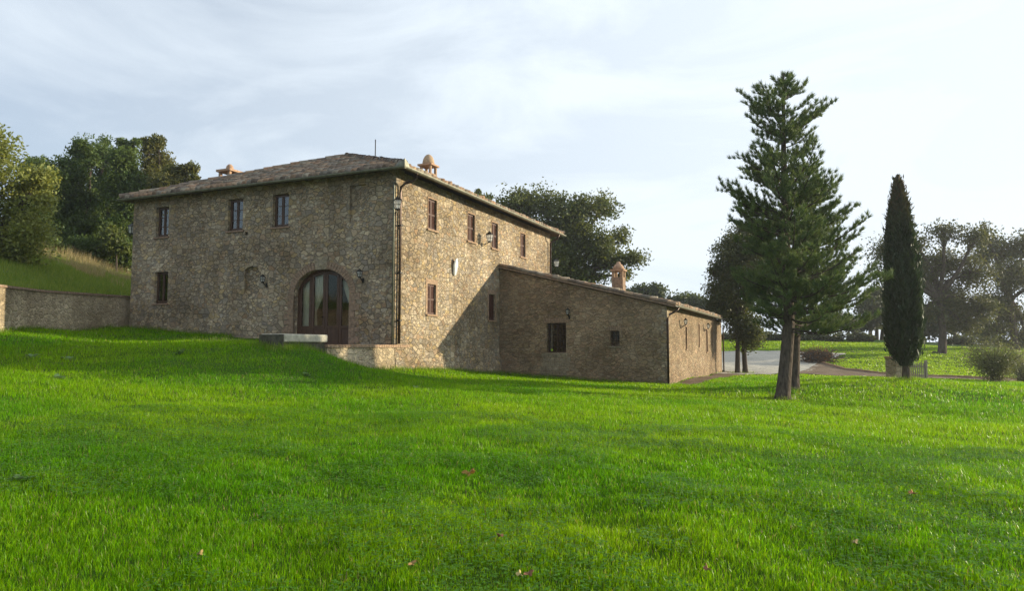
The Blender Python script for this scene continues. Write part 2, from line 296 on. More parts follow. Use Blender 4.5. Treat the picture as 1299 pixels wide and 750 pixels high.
# ------------------------------------------------------------------ terrain
HX = np.array([.917, -.3985]); HX /= np.hypot(*HX); HY = np.array([-HX[1], HX[0]]); HO = np.array([-4.137, 25.0])   # house corner and axes
def hw(x, y): return HO + HX*x + HY*y
def _hp(x, y, z): p = hw(x, y); return (p[0], p[1], z)
CP = [(0, 0, -1.6), (0, 4.8, -1.58), (-5, 5, -1.5), (6, 5, -1.64), (9, 12, -1.7), (0, 12, -1.38), (-7.3, 12, -1.0), (-12, 12, -.75), (-12, 5, -1.3), (0, -10, -1.7), (15, -5, -1.75), (-15, -5, -1.4),
      (-12, 19, -.15), (-10, 17.8, -.5), (-5.4, 18.6, -.78), (-2, 17.5, -1.15), (2, 18, -1.42), (-16.0, 22.3, .44), (-16.5, 25, .60), (-16.7, 29.5, .74), (-22, 24, .6), (-22, 34, .95), (-18.5, 36, .95),
      _hp(-13.3, -.1, .74), _hp(-9.7, -.1, .53), _hp(-6.1, -.1, .3), _hp(-3, -2, .05), _hp(-13.3, -4, .45), _hp(-8, -4, .12), _hp(-2.2, -6.0, .0), _hp(-.6, -6.0, -.06), _hp(.25, -5.2, -.02), _hp(.4, -3.7, -.45), _hp(.4, -1.9, -.82), _hp(.3, -.2, -.84), _hp(.4, 1.2, -.92), _hp(.3, 8.8, -1.28),
      (-2.5, 21, -1.05), (0, 24, -1.22), _hp(3, 8.8, -1.42), _hp(7.8, 8.8, -1.62), _hp(8.2, 18, -1.62), _hp(7.9, 26.8, -1.63), _hp(-6, 8, 0), _hp(-6, 18, 0), _hp(0, 20, -1.0), _hp(0, 28, -.8), _hp(-13, 18, .6),
      (8.5, 22.4, -1.66), (9.9, 24.9, -1.53), (15.0, 27.2, -1.30), (20, 31, -1.58), (17, 22, -1.72), (26, 26, -1.68), (22, 45, -1.58), (14.5, 45, -1.62), (30, 50, -1.36), (20, 60, -.25), (27, 60, -.3), (25, 75, .95), (38, 76, .75), (40, 57, -.65), (50, 62, -.5), (54, 75, .05), (12, 60, -.3), (5, 62, -.2), (-10, 62, .4), (-10, 78, .8), (12, 76, .9), (-30, 60, 1), (-30, 0, -1), (40, 0, -1.8), (60, 40, -1.4), (-40, 30, .8)]
CP = np.array(CP, float)
def _tps(r2): return np.where(r2 > 1e-9, .5*r2*np.log(np.maximum(r2, 1e-9)), 0)
_n = len(CP); _d2 = ((CP[:, None, :2]-CP[None, :, :2])**2).sum(-1); _A = np.zeros((_n+3, _n+3)); _A[:_n, :_n] = _tps(_d2)+np.eye(_n)*.6
_A[:_n, _n] = 1; _A[:_n, _n+1:] = CP[:, :2]; _A[_n:, :_n] = _A[:_n, _n:].T; _w = np.linalg.solve(_A, np.concatenate([CP[:, 2], np.zeros(3)]))
def relz(x, y):
    x = np.asarray(x, float); y = np.asarray(y, float); sh = x.shape; x = x.ravel(); y = y.ravel()
    xc = np.clip(x, -38, 58); yc = np.clip(y, -9, 77); out = np.empty(len(x))
    for s in range(0, len(x), 20000):
        d2 = (xc[s:s+20000, None]-CP[None, :, 0])**2+(yc[s:s+20000, None]-CP[None, :, 1])**2
        out[s:s+20000] = _tps(d2)@_w[:_n]+_w[_n]+xc[s:s+20000]*_w[_n+1]+yc[s:s+20000]*_w[_n+2]
    far = np.maximum(0, np.hypot(x-xc, y-yc)); out = out-np.minimum(far*.02+far**2*.0012, far*.12); out = np.maximum(out, -60)
    near = np.clip(1-far/30, 0, 1)
    out = out+near*((fbm(x*.55, y*.55)-.5)*.15+(fbm(x*1.9+40, y*1.9)-.5)*.075)
    return out.reshape(sh)
def gz(x, y): return relz(x, y)+EYE
def gz1(x, y): return float(gz(np.array([x]), np.array([y]))[0])
# hillside behind the retaining wall
WL = np.array([(-11.5, 8, .2), (-15.0, 17.5, 1.6), (-15.75, 20.8, 1.83), (-16.65, 25, 1.93), (-16.78, 31.3, 2.15), (-17.6, 37, 2.4), (-19.4, 48, 2.9), (-19.8, 70, 3.2), (-20, 120, 2.0)])
def wallx(y): return np.interp(y, WL[:, 1], WL[:, 0])
def hillz(x, y):
    d = np.maximum(0, wallx(y)-x-.1); z = np.interp(y, WL[:, 1], WL[:, 2])-.06
    z = z+np.interp(d, [0, 8, 16, 40, 120], [0, 2.7, 4.2, 6.5, 12])*np.clip((y-12)/14, .15, 1)
    return z+(fbm(x*.5, y*.5)-.5)*.45*np.clip(d, 0, 1)+(fbm(x*1.7, y*1.7)-.5)*.14*np.clip(d, 0, 1)+EYE
def grid_sheet(name, xs, ys, zf, mat):
    X, Y = np.meshgrid(xs, ys); Zv = zf(X, Y); nx, ny = len(xs), len(ys)
    v = np.stack([X, Y, Zv], -1).reshape(-1, 3); i = np.arange(nx*ny).reshape(ny, nx)
    q = np.stack([i[:-1, :-1], i[:-1, 1:], i[1:, 1:], i[1:, :-1]], -1).reshape(-1, 4)
    return fast_mesh(name, mat, v, faces_quad=q, smooth=True)
def graded(a, b, step, lo, hi, k=1.22):
    c = list(np.arange(a, b+1e-6, step)); s = step; p = a
    pre = []
    while p > lo: s *= k; p -= s; pre.append(max(p, lo))
    s = step; p = c[-1]; post = []
    while p < hi: s *= k; p += s; post.append(min(p, hi))
    return np.array(sorted(set(pre))+c+post)
g = grid_sheet('ground', graded(-24, 32, .3, -2500, 2500), graded(-4, 64, .3, -800, 3000), gz, M_ground); tag(g, kind='structure')
# hillside as one sheet, its right edge tucked inside the retaining wall
hy = graded(9, 60, .4, 8.01, 119.9); hd = np.concatenate([[0], np.geomspace(.3, 140, 70)])
Yh, Dh = np.meshgrid(hy, hd, indexing='ij'); Xh = wallx(Yh)-.15-Dh; Zh = hillz(Xh, Yh)
vh = np.stack([Xh, Yh, Zh], -1).reshape(-1, 3); ih = np.arange(len(vh)).reshape(Yh.shape)
qh = np.stack([ih[:-1, :-1], ih[1:, :-1], ih[1:, 1:], ih[:-1, 1:]], -1).reshape(-1, 4)
tag(fast_mesh('hillside', M_hill, vh, faces_quad=qh[:, ::-1], smooth=True), kind='structure')
# ------------------------------------------------------------------ gravel yard, track, kerb
def ribbon(name, left, right, mat, lift, n=60, m=8, edge_wobble=0):
    le = np.array(left, float); ri = np.array(right, float)
    def res(p):
        s = np.concatenate([[0], np.cumsum(np.hypot(*(p[1:]-p[:-1]).T))]); t = np.linspace(0, s[-1], n); return np.stack([np.interp(t, s, p[:, 0]), np.interp(t, s, p[:, 1])], -1)
    le, ri = res(le), res(ri); f = np.linspace(0, 1, m); P = le[:, None]*(1-f)[None, :, None]+ri[:, None]*f[None, :, None]
    if edge_wobble: P[:, :, 0] += (fbm(P[:, :, 0]*.9, P[:, :, 1]*.9)-.5)*edge_wobble; P[:, :, 1] += (fbm(P[:, :, 0]*.9+50, P[:, :, 1]*.9)-.5)*edge_wobble
    Zr = gz(P[:, :, 0], P[:, :, 1])+lift; v = np.dstack([P, Zr]).reshape(-1, 3); i = np.arange(n*m).reshape(n, m)
    q = np.stack([i[:-1, :-1], i[:-1, 1:], i[1:, 1:], i[1:, :-1]], -1).reshape(-1, 4)
    return fast_mesh(name, mat, v, faces_quad=q, smooth=True)
YARD_L = [(12.2, 42.5), (13.6, 46), (15, 52), (15.5, 59.5)]; YARD_R = [(16.5, 42.2), (19.5, 46), (22.5, 52), (27, 57.5)]
TRK_N = [(16.5, 42.2), (18.5, 40), (20.5, 37), (23.5, 34), (28, 31.5), (36, 28), (50, 24)]
TRK_F = [(22.5, 52), (21.8, 46), (22.5, 41), (25, 37), (29.5, 34), (37, 30.5), (51, 26.5)]
M = {}
tag(ribbon('gravel_yard', YARD_L, YARD_R, M_gravel, .05, 60, 30, .8), kind='structure')
tag(ribbon('dirt_track', TRK_N, TRK_F, M_dirt, .055, 120, 12, .5), kind='structure')
kb = MB(); pts = np.array(TRK_F, float); s_ = np.concatenate([[0], np.cumsum(np.hypot(*(pts[1:]-pts[:-1]).T))]); tt = np.linspace(0, s_[-1]*.62, 90)
kp = np.stack([np.interp(tt, s_, pts[:, 0]), np.interp(tt, s_, pts[:, 1])], -1)
ks = np.convolve(np.pad(kp[:, 0], 4, 'edge'), np.ones(9)/9, 'valid'), np.convolve(np.pad(kp[:, 1], 4, 'edge'), np.ones(9)/9, 'valid')
for i in range(89):
    a = Vector((ks[0][i], ks[1][i], 0)); b = Vector((ks[0][i+1], ks[1][i+1], 0)); d = (b-a); ln = d.length*.96; d.normalize(); n = Vector((-d.y, d.x, 0)); z0 = gz1(a.x, a.y)
    c = [a-n*.09, a+d*ln-n*.09, a+d*ln+n*.09, a+n*.09]
    kb.add([(p.x, p.y, z0-.2) for p in c]+[(p.x, p.y, z0+.13) for p in c], [(0, 3, 2, 1), (4, 5, 6, 7), (0, 1, 5, 4), (1, 2, 6, 5), (2, 3, 7, 6), (3, 0, 4, 7)])
tag(kb.build('kerb', M_terra), kind='structure')
pa = [hw(x, y) for x, y in ((8.0, 8.9), (8.0, 14), (8.0, 20), (8.0, 27.2))]; pb = [hw(x, y) for x, y in ((8.9, 8.7), (9.1, 14), (9.3, 20), (10.0, 27.4))]
tag(ribbon('gravel_path', pa, pb, M_dirt, .045, 60, 6, .15), kind='structure')
# ------------------------------------------------------------------ wall building
def wall_panel(mb, outer, holes, depth, to3, inward):
    """flat wall outline with openings (2-D polygons) -> faces + reveals of the given depth"""
    pts = []; edges = []
    for poly in [outer]+holes:
        o = len(pts); pts += [Vector(p) for p in poly]; edges += [(o+i, o+(i+1) % len(poly)) for i in range(len(poly))]
    vo, eo, fo, *_ = delaunay_2d_cdt(pts, edges, [], 0, 1e-5)
    def inside(p, poly):
        r = False; n = len(poly)
        for i in range(n):
            (x1, y1), (x2, y2) = poly[i], poly[(i+1) % n]
            if (y1 > p[1]) != (y2 > p[1]) and p[0] < (x2-x1)*(p[1]-y1)/(y2-y1)+x1: r = not r
        return r
    fs = []
    for f in fo:
        c = sum((vo[i] for i in f), Vector((0, 0)))/len(f)
        if inside(c, outer) and not any(inside(c, h) for h in holes): fs.append(tuple(f))
    mb.add([to3(p[0], p[1], 0) for p in vo], fs)
    for h, dp in zip(holes, depth):
        n = len(h); mb.add([to3(a, b, 0) for a, b in h]+[to3(a, b, dp) for a, b in h], [(i, (i+1) % n, (i+1) % n+n, i+n) for i in range(n)])
def rect(x0, x1, z0, z1): return [(x0, z0), (x1, z0), (x1, z1), (x0, z1)]
def archpoly(x0, x1, z0, zs, zt, n=14):
    """segmental-elliptic arch opening"""
    c = (x0+x1)/2; a = (x1-x0)/2; b = zt-zs
    return [(x0, z0), (x1, z0)]+[(c+a*math.cos(t), zs+b*math.sin(t)) for t in np.linspace(0, math.pi, n+1)]
# ------------------------------------------------------------------ the farmhouse
RZ = math.atan2(HX[1], HX[0])
house = empty('stone_farmhouse', (HO[0], HO[1], EYE), RZ)
tag(house, 'large two-storey stone farmhouse with hipped tile roof and arched glass door', 'house')
W_, D_ = 13.3, 15.75; WT = 6.32
F_UP = [(-11.56, .74), (-7.52, .78), (-5.23, .78)]          # upper front windows: centre, width
front_holes = [rect(c-w_/2, c+w_/2, 4.61, 5.9) for c, w_ in F_UP]
front_holes.append(rect(-11.9, -11.12, 1.8, 3.13))
DOOR = archpoly(-4.5, -1.95, .06, 1.95, 2.9); front_holes.append(DOOR)
front_holes += [rect(-2.0, -1.27, 4.56, 5.93), [(-6.95, 2.08), (-6.23, 2.08), (-6.23, 3.0)]+[(-6.59+.36*math.cos(t), 3.0+.14*math.sin(t)) for t in np.linspace(.3, math.pi-.3, 5)]+[(-6.95, 3.0)], rect(-7.0, -6.86, 4.4, 4.54)]
front_depth = [.2]*3+[.2, .34, .11, .15, .12]
R_UP = [2.58, 5.94, 8.36, 11.76]
right_holes = [rect(c-.33, c+.33, 4.54, 5.74) for c in R_UP]+[rect(2.25, 2.9, 1.24, 2.41), rect(7.72, 8.4, 1.2, 2.39)]
right_depth = [.13]*4+[.12, .12]
mw = MB()
wall_panel(mw, [(-W_, -.6), (0, -1.6), (0, WT), (-W_, WT)], front_holes, front_depth, lambda a, b, d: (a, d, b), 1)
wall_panel(mw, [(0, -1.6), (D_, -1.6), (D_, WT), (0, WT)], right_holes, right_depth, lambda a, b, d: (-d, a, b), 1)
mw.add([(-W_, 0, -.6), (-W_, D_, -.6), (-W_, D_, WT), (-W_, 0, WT), (0, D_, -1.6), (0, D_, WT)], [(0, 3, 2, 1), (1, 2, 5, 4)])
mw.add([(-2.0, .11, 4.56), (-1.27, .11, 4.56), (-1.27, .11, 5.93), (-2.0, .11, 5.93)], [(0, 1, 2, 3)])
mw.add([(-6.95, .15, 2.08), (-6.23, .15, 2.08), (-6.23, .15, 3.15), (-6.95, .15, 3.15)], [(0, 1, 2, 3)])
o = mw.build('wall', M_stone, house, fix=False)
# battered base of the right-hand wall
MB().add([(.004, -.0, .0), (.004, 8.86, -.1), (.2, -.0, -1.7), (.3, 8.86, -1.9), (0.0, 0, -1.7), (0, 8.86, -1.9)], [(0, 2, 3, 1), (0, 4, 2), (1, 3, 5)]).build('plinth', M_stone, house)
# dressed corner stones, brick arch round the door, keystone
q = MB(); z = .1; k = 0
while z < 6.1:
    h = random.uniform(.22, .34); a, b = ((.52, .3) if k % 2 else (.3, .52)); a *= random.uniform(.85, 1.15); b *= random.uniform(.85, 1.15)
    q.add([(-a, -.012, z), (.012, -.012, z), (.012, b, z), (-a, -.012, z+h-.015), (.012, -.012, z+h-.015), (.012, b, z+h-.015), (-a, .02, z), (-a, .02, z+h-.015), (-.02, b, z), (-.02, b, z+h-.015)],
          [(0, 1, 4, 3), (1, 2, 5, 4), (3, 4, 5, 9, 7), (0, 3, 7, 6), (2, 8, 9, 5), (0, 6, 8, 2, 1)]); z += h; k += 1
q.build('corner_stones', M_stone, house)
ar = MB(); cx_, a_, b_ = -3.225, 1.275, .95
ts = np.linspace(0, math.pi, 34)
for i in range(33):
    t0, t1 = ts[i]+.006, ts[i+1]-.006
    pin = lambda t, e: (cx_+(a_+e)*math.cos(t), 1.95+(b_+e)*math.sin(t)); e0 = .0; e1 = .27+random.uniform(-.02, .02); pr = -.018-random.uniform(0, .012)
    p = [pin(t0, e0), pin(t1, e0), pin(t1, e1), pin(t0, e1)]; ar.prism(p, pr, .1)
ar.build('door_arch', M_brickdull, house)
for s in (-1, 1):
    ar = MB(); z = .08; k = 0
    while z < 1.93:
        wd = (.44 if k % 2 else .26)+random.uniform(-.03, .03); x0 = cx_+s*a_; hh = random.choice([.075, .075, .16, .23])
        ar.box(min(x0, x0+s*wd), max(x0, x0+s*wd), -.016-random.uniform(0, .01), .1, z, min(z+hh-.01, 1.94)); z += hh; k += 1
    ar.build('door_jamb', M_brickdull, house)
MB().prism([(-3.46, 2.86), (-2.99, 2.86), (-2.9, 3.34), (-3.55, 3.34)], -.05, .1).build('keystone', M_quoin, house, .01)
# door: four arched glass leaves
dz0, dy = .06, .27
def arch_h(x): return 1.95+.95*math.sqrt(max(0, 1-((x-cx_)/1.275)**2))
xs = np.linspace(-4.5, -1.95, 5)
fr = MB()
fo = [(cx_+1.275*math.cos(t), 1.95+.95*math.sin(t)) for t in np.linspace(0, math.pi, 29)]; fi = [(cx_+1.2*math.cos(t), 1.95+.875*math.sin(t)) for t in np.linspace(0, math.pi, 29)]
for i in range(28): fr.prism([fo[i], fo[i+1], fi[i+1], fi[i]], dy-.04, dy+.06)
for s in (-1, 1): fr.box(min(cx_+s*1.275, cx_+s*1.2), max(cx_+s*1.275, cx_+s*1.2), dy-.04, dy+.06, dz0, 1.95)
frame = fr.build('door_frame', M_wood, house, .006)
for i in range(4):
    x0, x1 = xs[i]+(.075 if i == 0 else .006), xs[i+1]-(.075 if i == 3 else .006); lf = MB(); st = .105
    def colm(a, b):
        lf.add([(a, dy-.02, dz0), (b, dy-.02, dz0), (b, dy-.02, arch_h(b)-.08), (a, dy-.02, arch_h(a)-.08), (a, dy+.035, dz0), (b, dy+.035, dz0), (b, dy+.035, arch_h(b)-.08), (a, dy+.035, arch_h(a)-.08)], [(0, 1, 2, 3), (7, 6, 5, 4), (0, 4, 5, 1), (1, 5, 6, 2), (2, 6, 7, 3), (3, 7, 4, 0)])
    colm(x0, x0+st); colm(x1-st, x1)
    lf.box(x0+st+.001, x1-st-.001, dy-.018, dy+.033, dz0, .24); lf.box(x0+st+.001, x1-st-.001, dy-.018, dy+.033, .66, .78)
    lf.box(x0+st-.004, x1-st+.004, dy, dy+.02, .235, .665)
    for j in range(8):
        a = x0+st+(x1-x0-2*st)*j/8; b = x0+st+(x1-x0-2*st)*(j+1)/8; lf.add([(a, dy-.018, min(arch_h(a), arch_h(b))-.19), (b, dy-.018, min(arch_h(a), arch_h(b))-.19), (b, dy-.018, arch_h(b)-.085), (a, dy-.018, arch_h(a)-.085)], [(0, 1, 2, 3)])
    leaf = lf.build('door_leaf', M_wood, house, .005)
    gp = [(x0+st, .78), (x1-st, .78)]+[(a, arch_h(a)-.12) for a in np.linspace(x1-st, x0+st, 9)]
    MB().prism(gp, dy+.004, dy+.012).build('pane', M_glass, leaf)
    if i == 1: MB().tube([(x1-.05, dy-.02, 1.1), (x1-.05, dy-.07, 1.1), (x1-.15, dy-.075, 1.1)], .012).build('handle', M_iron, leaf)
# curtains behind the glass
def curtain(x0, x1, ztop, side):
    n, m = 44, 26; vs = []; fs = []
    for j in range(m):
        f = j/(m-1); z = ztop-(ztop-.14)*f
        if side == 0: a, b = x0, x1
        else:
            pinch = 1-.80*math.exp(-((f-.6)/.24)**2) if f < .6 else .2+.25*(f-.6)/.4
            pinch = min(1, 1-.82*min(1, (f/.58))**1.7) if f < .58 else .18+.3*(f-.58)
            a, b = (x0, x0+(x1-x0)*pinch) if side < 0 else (x1-(x1-x0)*pinch, x1)
        for i in range(n):
            g_ = i/(n-1); vs.append((a+(b-a)*g_, .42+.03*math.sin(g_*46+.7*math.sin(f*5))+.012*math.sin(g_*19), z))
    for j in range(m-1):
        for i in range(n-1): fs.append((j*n+i, j*n+i+1, (j+1)*n+i+1, (j+1)*n+i))
    return MB().add(vs, fs).build('curtain', M_curtain, house, smooth=True, fix=False)
curtain(-4.5, -3.92, 2.55, 0); curtain(-3.9, -3.2, 2.95, -1); curtain(-2.62, -1.95, 2.75, 1)
rm = MB(); rm.add([(-5.5, 4.2, 0), (-.8, 4.2, 0), (-.8, 4.2, 3.2), (-5.5, 4.2, 3.2), (-5.5, .36, 0), (-.8, .36, 0), (-.8, .36, 3.2), (-5.5, .36, 3.2)], [(0, 1, 2, 3), (4, 5, 1, 0), (5, 6, 2, 1), (0, 3, 7, 4), (3, 2, 6, 7)])
rm.build('room_lining', M_dark, house, fix=False)
MB().box(-4.6, -1.85, -.16, .36, -.1, .055).build('threshold', M_lime, house, .01)
# windows
def casement(w_, h, rows=3, sill=True):
    f = MB(); y = .17; t = .05
    f.box(-w_/2, -w_/2+t, y-.03, y+.04, 0, h); f.box(w_/2-t, w_/2, y-.03, y+.04, 0, h); f.box(-w_/2+t, w_/2-t, y-.03, y+.04, 0, t); f.box(-w_/2+t, w_/2-t, y-.03, y+.04, h-t, h)
    for s in (-1, 1):
        a, b = (s*.006, s*(w_/2-t-.004)); a, b = min(a, b), max(a, b); z0, z1 = t+.004, h-t-.004; e = .045
        f.box(a, a+e, y-.045, y+.02, z0, z1); f.box(b-e, b, y-.045, y+.02, z0, z1); f.box(a+e, b-e, y-.045, y+.02, z0, z0+e+.02); f.box(a+e, b-e, y-.045, y+.02, z1-e, z1)
        for r in range(1, rows): zz = z0+(z1-z0)*r/rows; f.box(a+e, b-e, y-.035, y+.01, zz-.012, zz+.012)
    wo_ = f.build('window', M_wood, house)
    MB().box(-w_/2+t+.05, w_/2-t-.05, y-.018, y-.010, t+.05, h-t-.04).build('pane', M_glassup if rows > 1 else M_glass, wo_)
    if sill: MB().box(-w_/2-.07, w_/2+.07, -.055, .13, -.065, -.003).build('sill', M_brickdull, wo_, .006)
    return wo_
for i, (c, w_) in enumerate(F_UP):
    wn_ = casement(w_, 1.29); wn_.location = (c, 0, 4.61)
wn_ = casement(.78, 1.33, 1); wn_.location = (-11.51, 0, 1.8); wn_['label'] = 'ground-floor window with undivided panes'
MB().box(-7.0, -6.86, .1, .115, 4.4, 4.54).build('vent_grille', M_iron, house)
def shutter_window(h, w_=.66, thick=False):
    s = MB(); y = .06
    for sg in (-1, 1):
        a, b = sorted((sg*.004, sg*(w_/2-.004))); e = .05
        s.box(a, a+e, y, y+.04, .01, h-.01); s.box(b-e, b, y, y+.04, .01, h-.01)
        for z0 in (.01, h*.5-.035, h-.08): s.box(a+e, b-e, y, y+.04, z0, z0+.07)
        n = int(h/.055)
        for k in range(n):
            z0 = .07+k*(h-.14)/n; s.add([(a+e, y+.004, z0), (b-e, y+.004, z0), (b-e, y+.034, z0+.045), (a+e, y+.034, z0+.045), (a+e, y+.01, z0-.006), (b-e, y+.01, z0-.006), (b-e, y+.04, z0+.039), (a+e, y+.04, z0+.039)], [(0, 1, 2, 3), (7, 6, 5, 4), (0, 4, 5, 1), (2, 6, 7, 3)])
    so_ = s.build('shutter', M_shutter, house)
    MB().box(-w_/2, w_/2, y+.05, y+.06, 0, h).build('backing_board', M_wood, so_)
    bw = .12 if thick else .04; r = MB()
    r.box(-w_/2-bw, -w_/2, -.014, .02, 0, h); r.box(w_/2, w_/2+bw, -.014, .02, 0, h); r.box(-w_/2-bw, w_/2+bw, -.016, .02, h, h+(.19 if thick else .06))
    r.build('surround', M_brick, so_); MB().box(-w_/2-.09, w_/2+.09, -.07, .05, -.075, -.004).build('sill', M_brick, so_, .006)
    for sg in (-1, 1):
        for z0 in (.3, .75):
            MB().box(sg*(w_/2-.03)-.02, sg*(w_/2-.03)+.02, y-.012, y, z0*h, z0*h+.03).build('hinge', M_iron, so_)
    return so_
sw = shutter_window(1.2); shts = [sw]+[copy_tree(sw, house) for _ in range(3)]
for o, c in zip(shts, R_UP): o.location = (0, c, 4.54); o.rotation_euler = (0, 0, R(90))
sw = shutter_window(1.17, .65, True); sw.location = (0, 2.575, 1.24); sw.rotation_euler = (0, 0, R(90)); sw['label'] = 'single ground-floor shutter in sunlight with broad brick surround'
sw = shutter_window(1.19, .68, True); sw.location = (0, 8.06, 1.2); sw.rotation_euler = (0, 0, R(90)); sw['label'] = 'shaded ground-floor shutter beside the annex'
# ------------------------------------------------------------------ tiled roofs
TILE = [(.27, .185, .13), (.22, .165, .125), (.31, .20, .135), (.20, .175, .15), (.25, .21, .165), (.33, .235, .165), (.18, .14, .115), (.29, .25, .20)]
def tile_slope(p0, ue, us, width, run, lo, hi, pitch=.27, course=.42, seed=0):
    """barrel tiles: p0 eave start, ue along the eave, us up the slope; lo/hi(v) clip the ends of each course"""
    r = np.random.default_rng(seed); p0, ue, us = map(lambda a: np.array(a, float), (p0, ue, us)); nrm = np.cross(ue, us); nrm /= np.linalg.norm(nrm)
    V = []; F = []; C = []; ncol = int(math.ceil(width/pitch)); nrow = int(math.ceil(run/course)); off = 0
    prof = [(-.5, 0), (-.34, .065), (-.15, .112), (0, .125), (.15, .112), (.34, .065), (.5, 0)]
    for j in range(nrow):
        v0, v1 = j*course, min((j+1)*course+.04, run); 
        for i in range(ncol):
            uc = (i+.5)*pitch; jit = r.normal(0, .02, 3); colr = np.array(TILE[r.integers(len(TILE))])*r.uniform(.65, 1.35)
            l0, h0, l1, h1 = lo(v0), hi(v0), lo(v1), hi(v1)
            if uc+pitch/2 < min(l0, l1) or uc-pitch/2 > max(h0, h1): continue
            lift = .035+jit[2]
            for (v, extra, l_, h_) in ((v0+jit[0], lift, l0, h0), (v1+jit[0], 0, l1, h1)):
                for a, hgt in prof:
                    u = min(max(uc+a*pitch+jit[1]*.4, l_), h_); V.append(p0+ue*u+us*v+nrm*(hgt+extra)); C.append(colr)
            n = len(prof)
            for k in range(n-1): F.append((off+k, off+k+1, off+n+k+1, off+n+k))
            # front lip of the tile
            for a, hgt in prof:
                u = min(max(uc+a*pitch+jit[1]*.4, l0), h0); V.append(p0+ue*u+us*(v0+jit[0])+nrm*(hgt*.62+extra-.02)); C.append(colr*.9)
            for k in range(n-1): F.append((off+2*n+k, off+2*n+k+1, off+k+1, off+k))
            off += 3*n
    return V, F, C
def ridge_caps(a, b, r=.13, ln=.4, seed=0):
    rg = np.random.default_rng(seed); a, b = np.array(a, float), np.array(b, float); d = b-a; Ln = np.linalg.norm(d); d /= Ln; s = np.cross(d, (0, 0, 1)); s /= np.linalg.norm(s); u = np.cross(s, d)
    V = []; F = []; C = []; off = 0
    for k in range(int(Ln/ln)):
        c = np.array(TILE[rg.integers(len(TILE))])*rg.uniform(.85, 1.2); jz = rg.normal(0, .012)
        for (t, rr) in ((k*ln, r*1.12), ((k+1)*ln+.05, r*.9)):
            for q_ in np.linspace(-.25, math.pi+.25, 9): V.append(a+d*min(t, Ln)+s*math.cos(q_)*rr+u*(math.sin(q_)*rr+.03+jz)); C.append(c)
        for i in range(8): F.append((off+i, off+i+1, off+10+i, off+9+i))
        off += 18
    return V, F, C
def join_roof(name, parts, parent):
    V = []; F = []; C = []
    for v, f, c in parts: o = len(V); V += list(v); C += list(c); F += [tuple(i+o for i in q_) for q_ in f]
    return fast_mesh(name, M_roof, np.array(V), faces_quad=np.array(F), col=np.array(C), parent=parent)
EZ = 6.27; XL, XR, YF, YB = -W_-.22, .62, -.5, D_+.5; AX = (XL+XR)/2; AY0, AY1, AZ = 5.7, D_-5.7, 8.86
wd = XR-XL; half = wd/2
c00, c10, c11, c01 = (XL, YF, EZ), (XR, YF, EZ), (XR, YB, EZ), (XL, YB, EZ); r0, r1 = (AX, AY0, AZ), (AX, AY1, AZ)
def slope(c, e, apex_mid, width, loin, hiin, seed):
    c = np.array(c, float); ue = np.array(e, float)-c; ue /= np.linalg.norm(ue); up = np.array(apex_mid, float)-c; up -= ue*up.dot(ue); run = np.linalg.norm(up); us = up/run
    return tile_slope(c, ue, us, width, run, lambda v: loin*v/run, lambda v: width-hiin*v/run, seed=seed)
parts = [slope(c00, c10, r0, wd, half, half, 1), slope(c10, c11, r0, YB-YF, AY0-YF, YB-AY1, 2), slope(c11, c01, r1, wd, half, half, 3), slope(c01, c00, r0, YB-YF, YB-AY1, AY0-YF, 4)]
for i, (a, b) in enumerate([(c00, r0), (c10, r0), (c11, r1), (c01, r1), (r0, r1)]): parts.append(ridge_caps(np.array(a)+(0, 0, .06), np.array(b)+(0, 0, .06), .14, seed=i))
join_roof('roof', parts, house)
ub = [(x, y, z-.05) for x, y, z in (c00, c10, c11, c01)]; ur = [(AX, AY0, AZ-.06), (AX, AY1, AZ-.06)]
sf = MB(); sf.add([(x*1, y, z-.0) for x, y, z in ub]+ur, [(0, 1, 4), (1, 2, 5, 4), (2, 3, 5), (3, 0, 4, 5)]); sf.build('roof_boards', M_soffit, house)
def gutter(a, b, r, name='gutter', mat=None, parent=None):
    a, b = Vector(a), Vector(b); d = (b-a).normalized(); s = d.cross(Vector((0, 0, 1))); vs = []; fs = []; n = 9
    for p in (a, b):
        for rr in (r, r-.012):
            for k in range(n): q_ = math.pi+math.pi*k/(n-1); vs.append(p+s*math.cos(q_)*rr+Vector((0, 0, math.sin(q_)*rr)))
    for k in range(n-1): fs += [(k, k+1, 2*n+k+1, 2*n+k), (n+k+1, n+k, 3*n+k, 3*n+k+1)]
    fs += [(0, 2*n, 3*n, n), (n-1, 2*n-1, 4*n-1, 3*n-1)]+[(k, n+k, n+k+1, k+1) for k in range(n-1)]+[(2*n+k, 2*n+k+1, 3*n+k+1, 3*n+k) for k in range(n-1)]
    return MB().add(vs, fs).build(name, mat or M_copper, parent or house)
gutter((XL-.05, YF-.05, EZ+.0), (XR+.1, YF-.05, EZ+.0), .085); gutter((XR+.05, YF-.1, EZ), (XR+.05, YB+.1, EZ), .085)
MB().add([(XR-.28, YF-.12, EZ-.05), (XR+.12, YF-.12, EZ-.05), (XR+.12, YF+.2, EZ-.05), (XR-.2, YF-.1, EZ+.1), (XR+.13, YF-.14, EZ+.24), (XR+.12, YF+.15, EZ+.1)], [(0, 1, 4, 3), (1, 2, 5, 4), (3, 4, 5), (0, 3, 5, 2), (0, 2, 1)]).build('gutter_corner_piece', M_copper, house)
def pipe(pts, r=.05): return MB().tube(pts, r, 10).build('downpipe', M_pipe, house, smooth=True)
pipe([(XR+.03, .35, EZ-.07), (XR+.03, .35, EZ-.2), (XR-.1, .3, EZ-.34), (.25, .2, EZ-.42), (.1, .16, EZ-.55), (.09, .16, EZ-.8), (.09, .16, .1)])
pl = MB().tube([(-.05, -.06, EZ-.4), (-.04, -.07, EZ-.55), (-.04, -.07, .08)], .035, 8).build('conduit', M_copper, house, smooth=True)
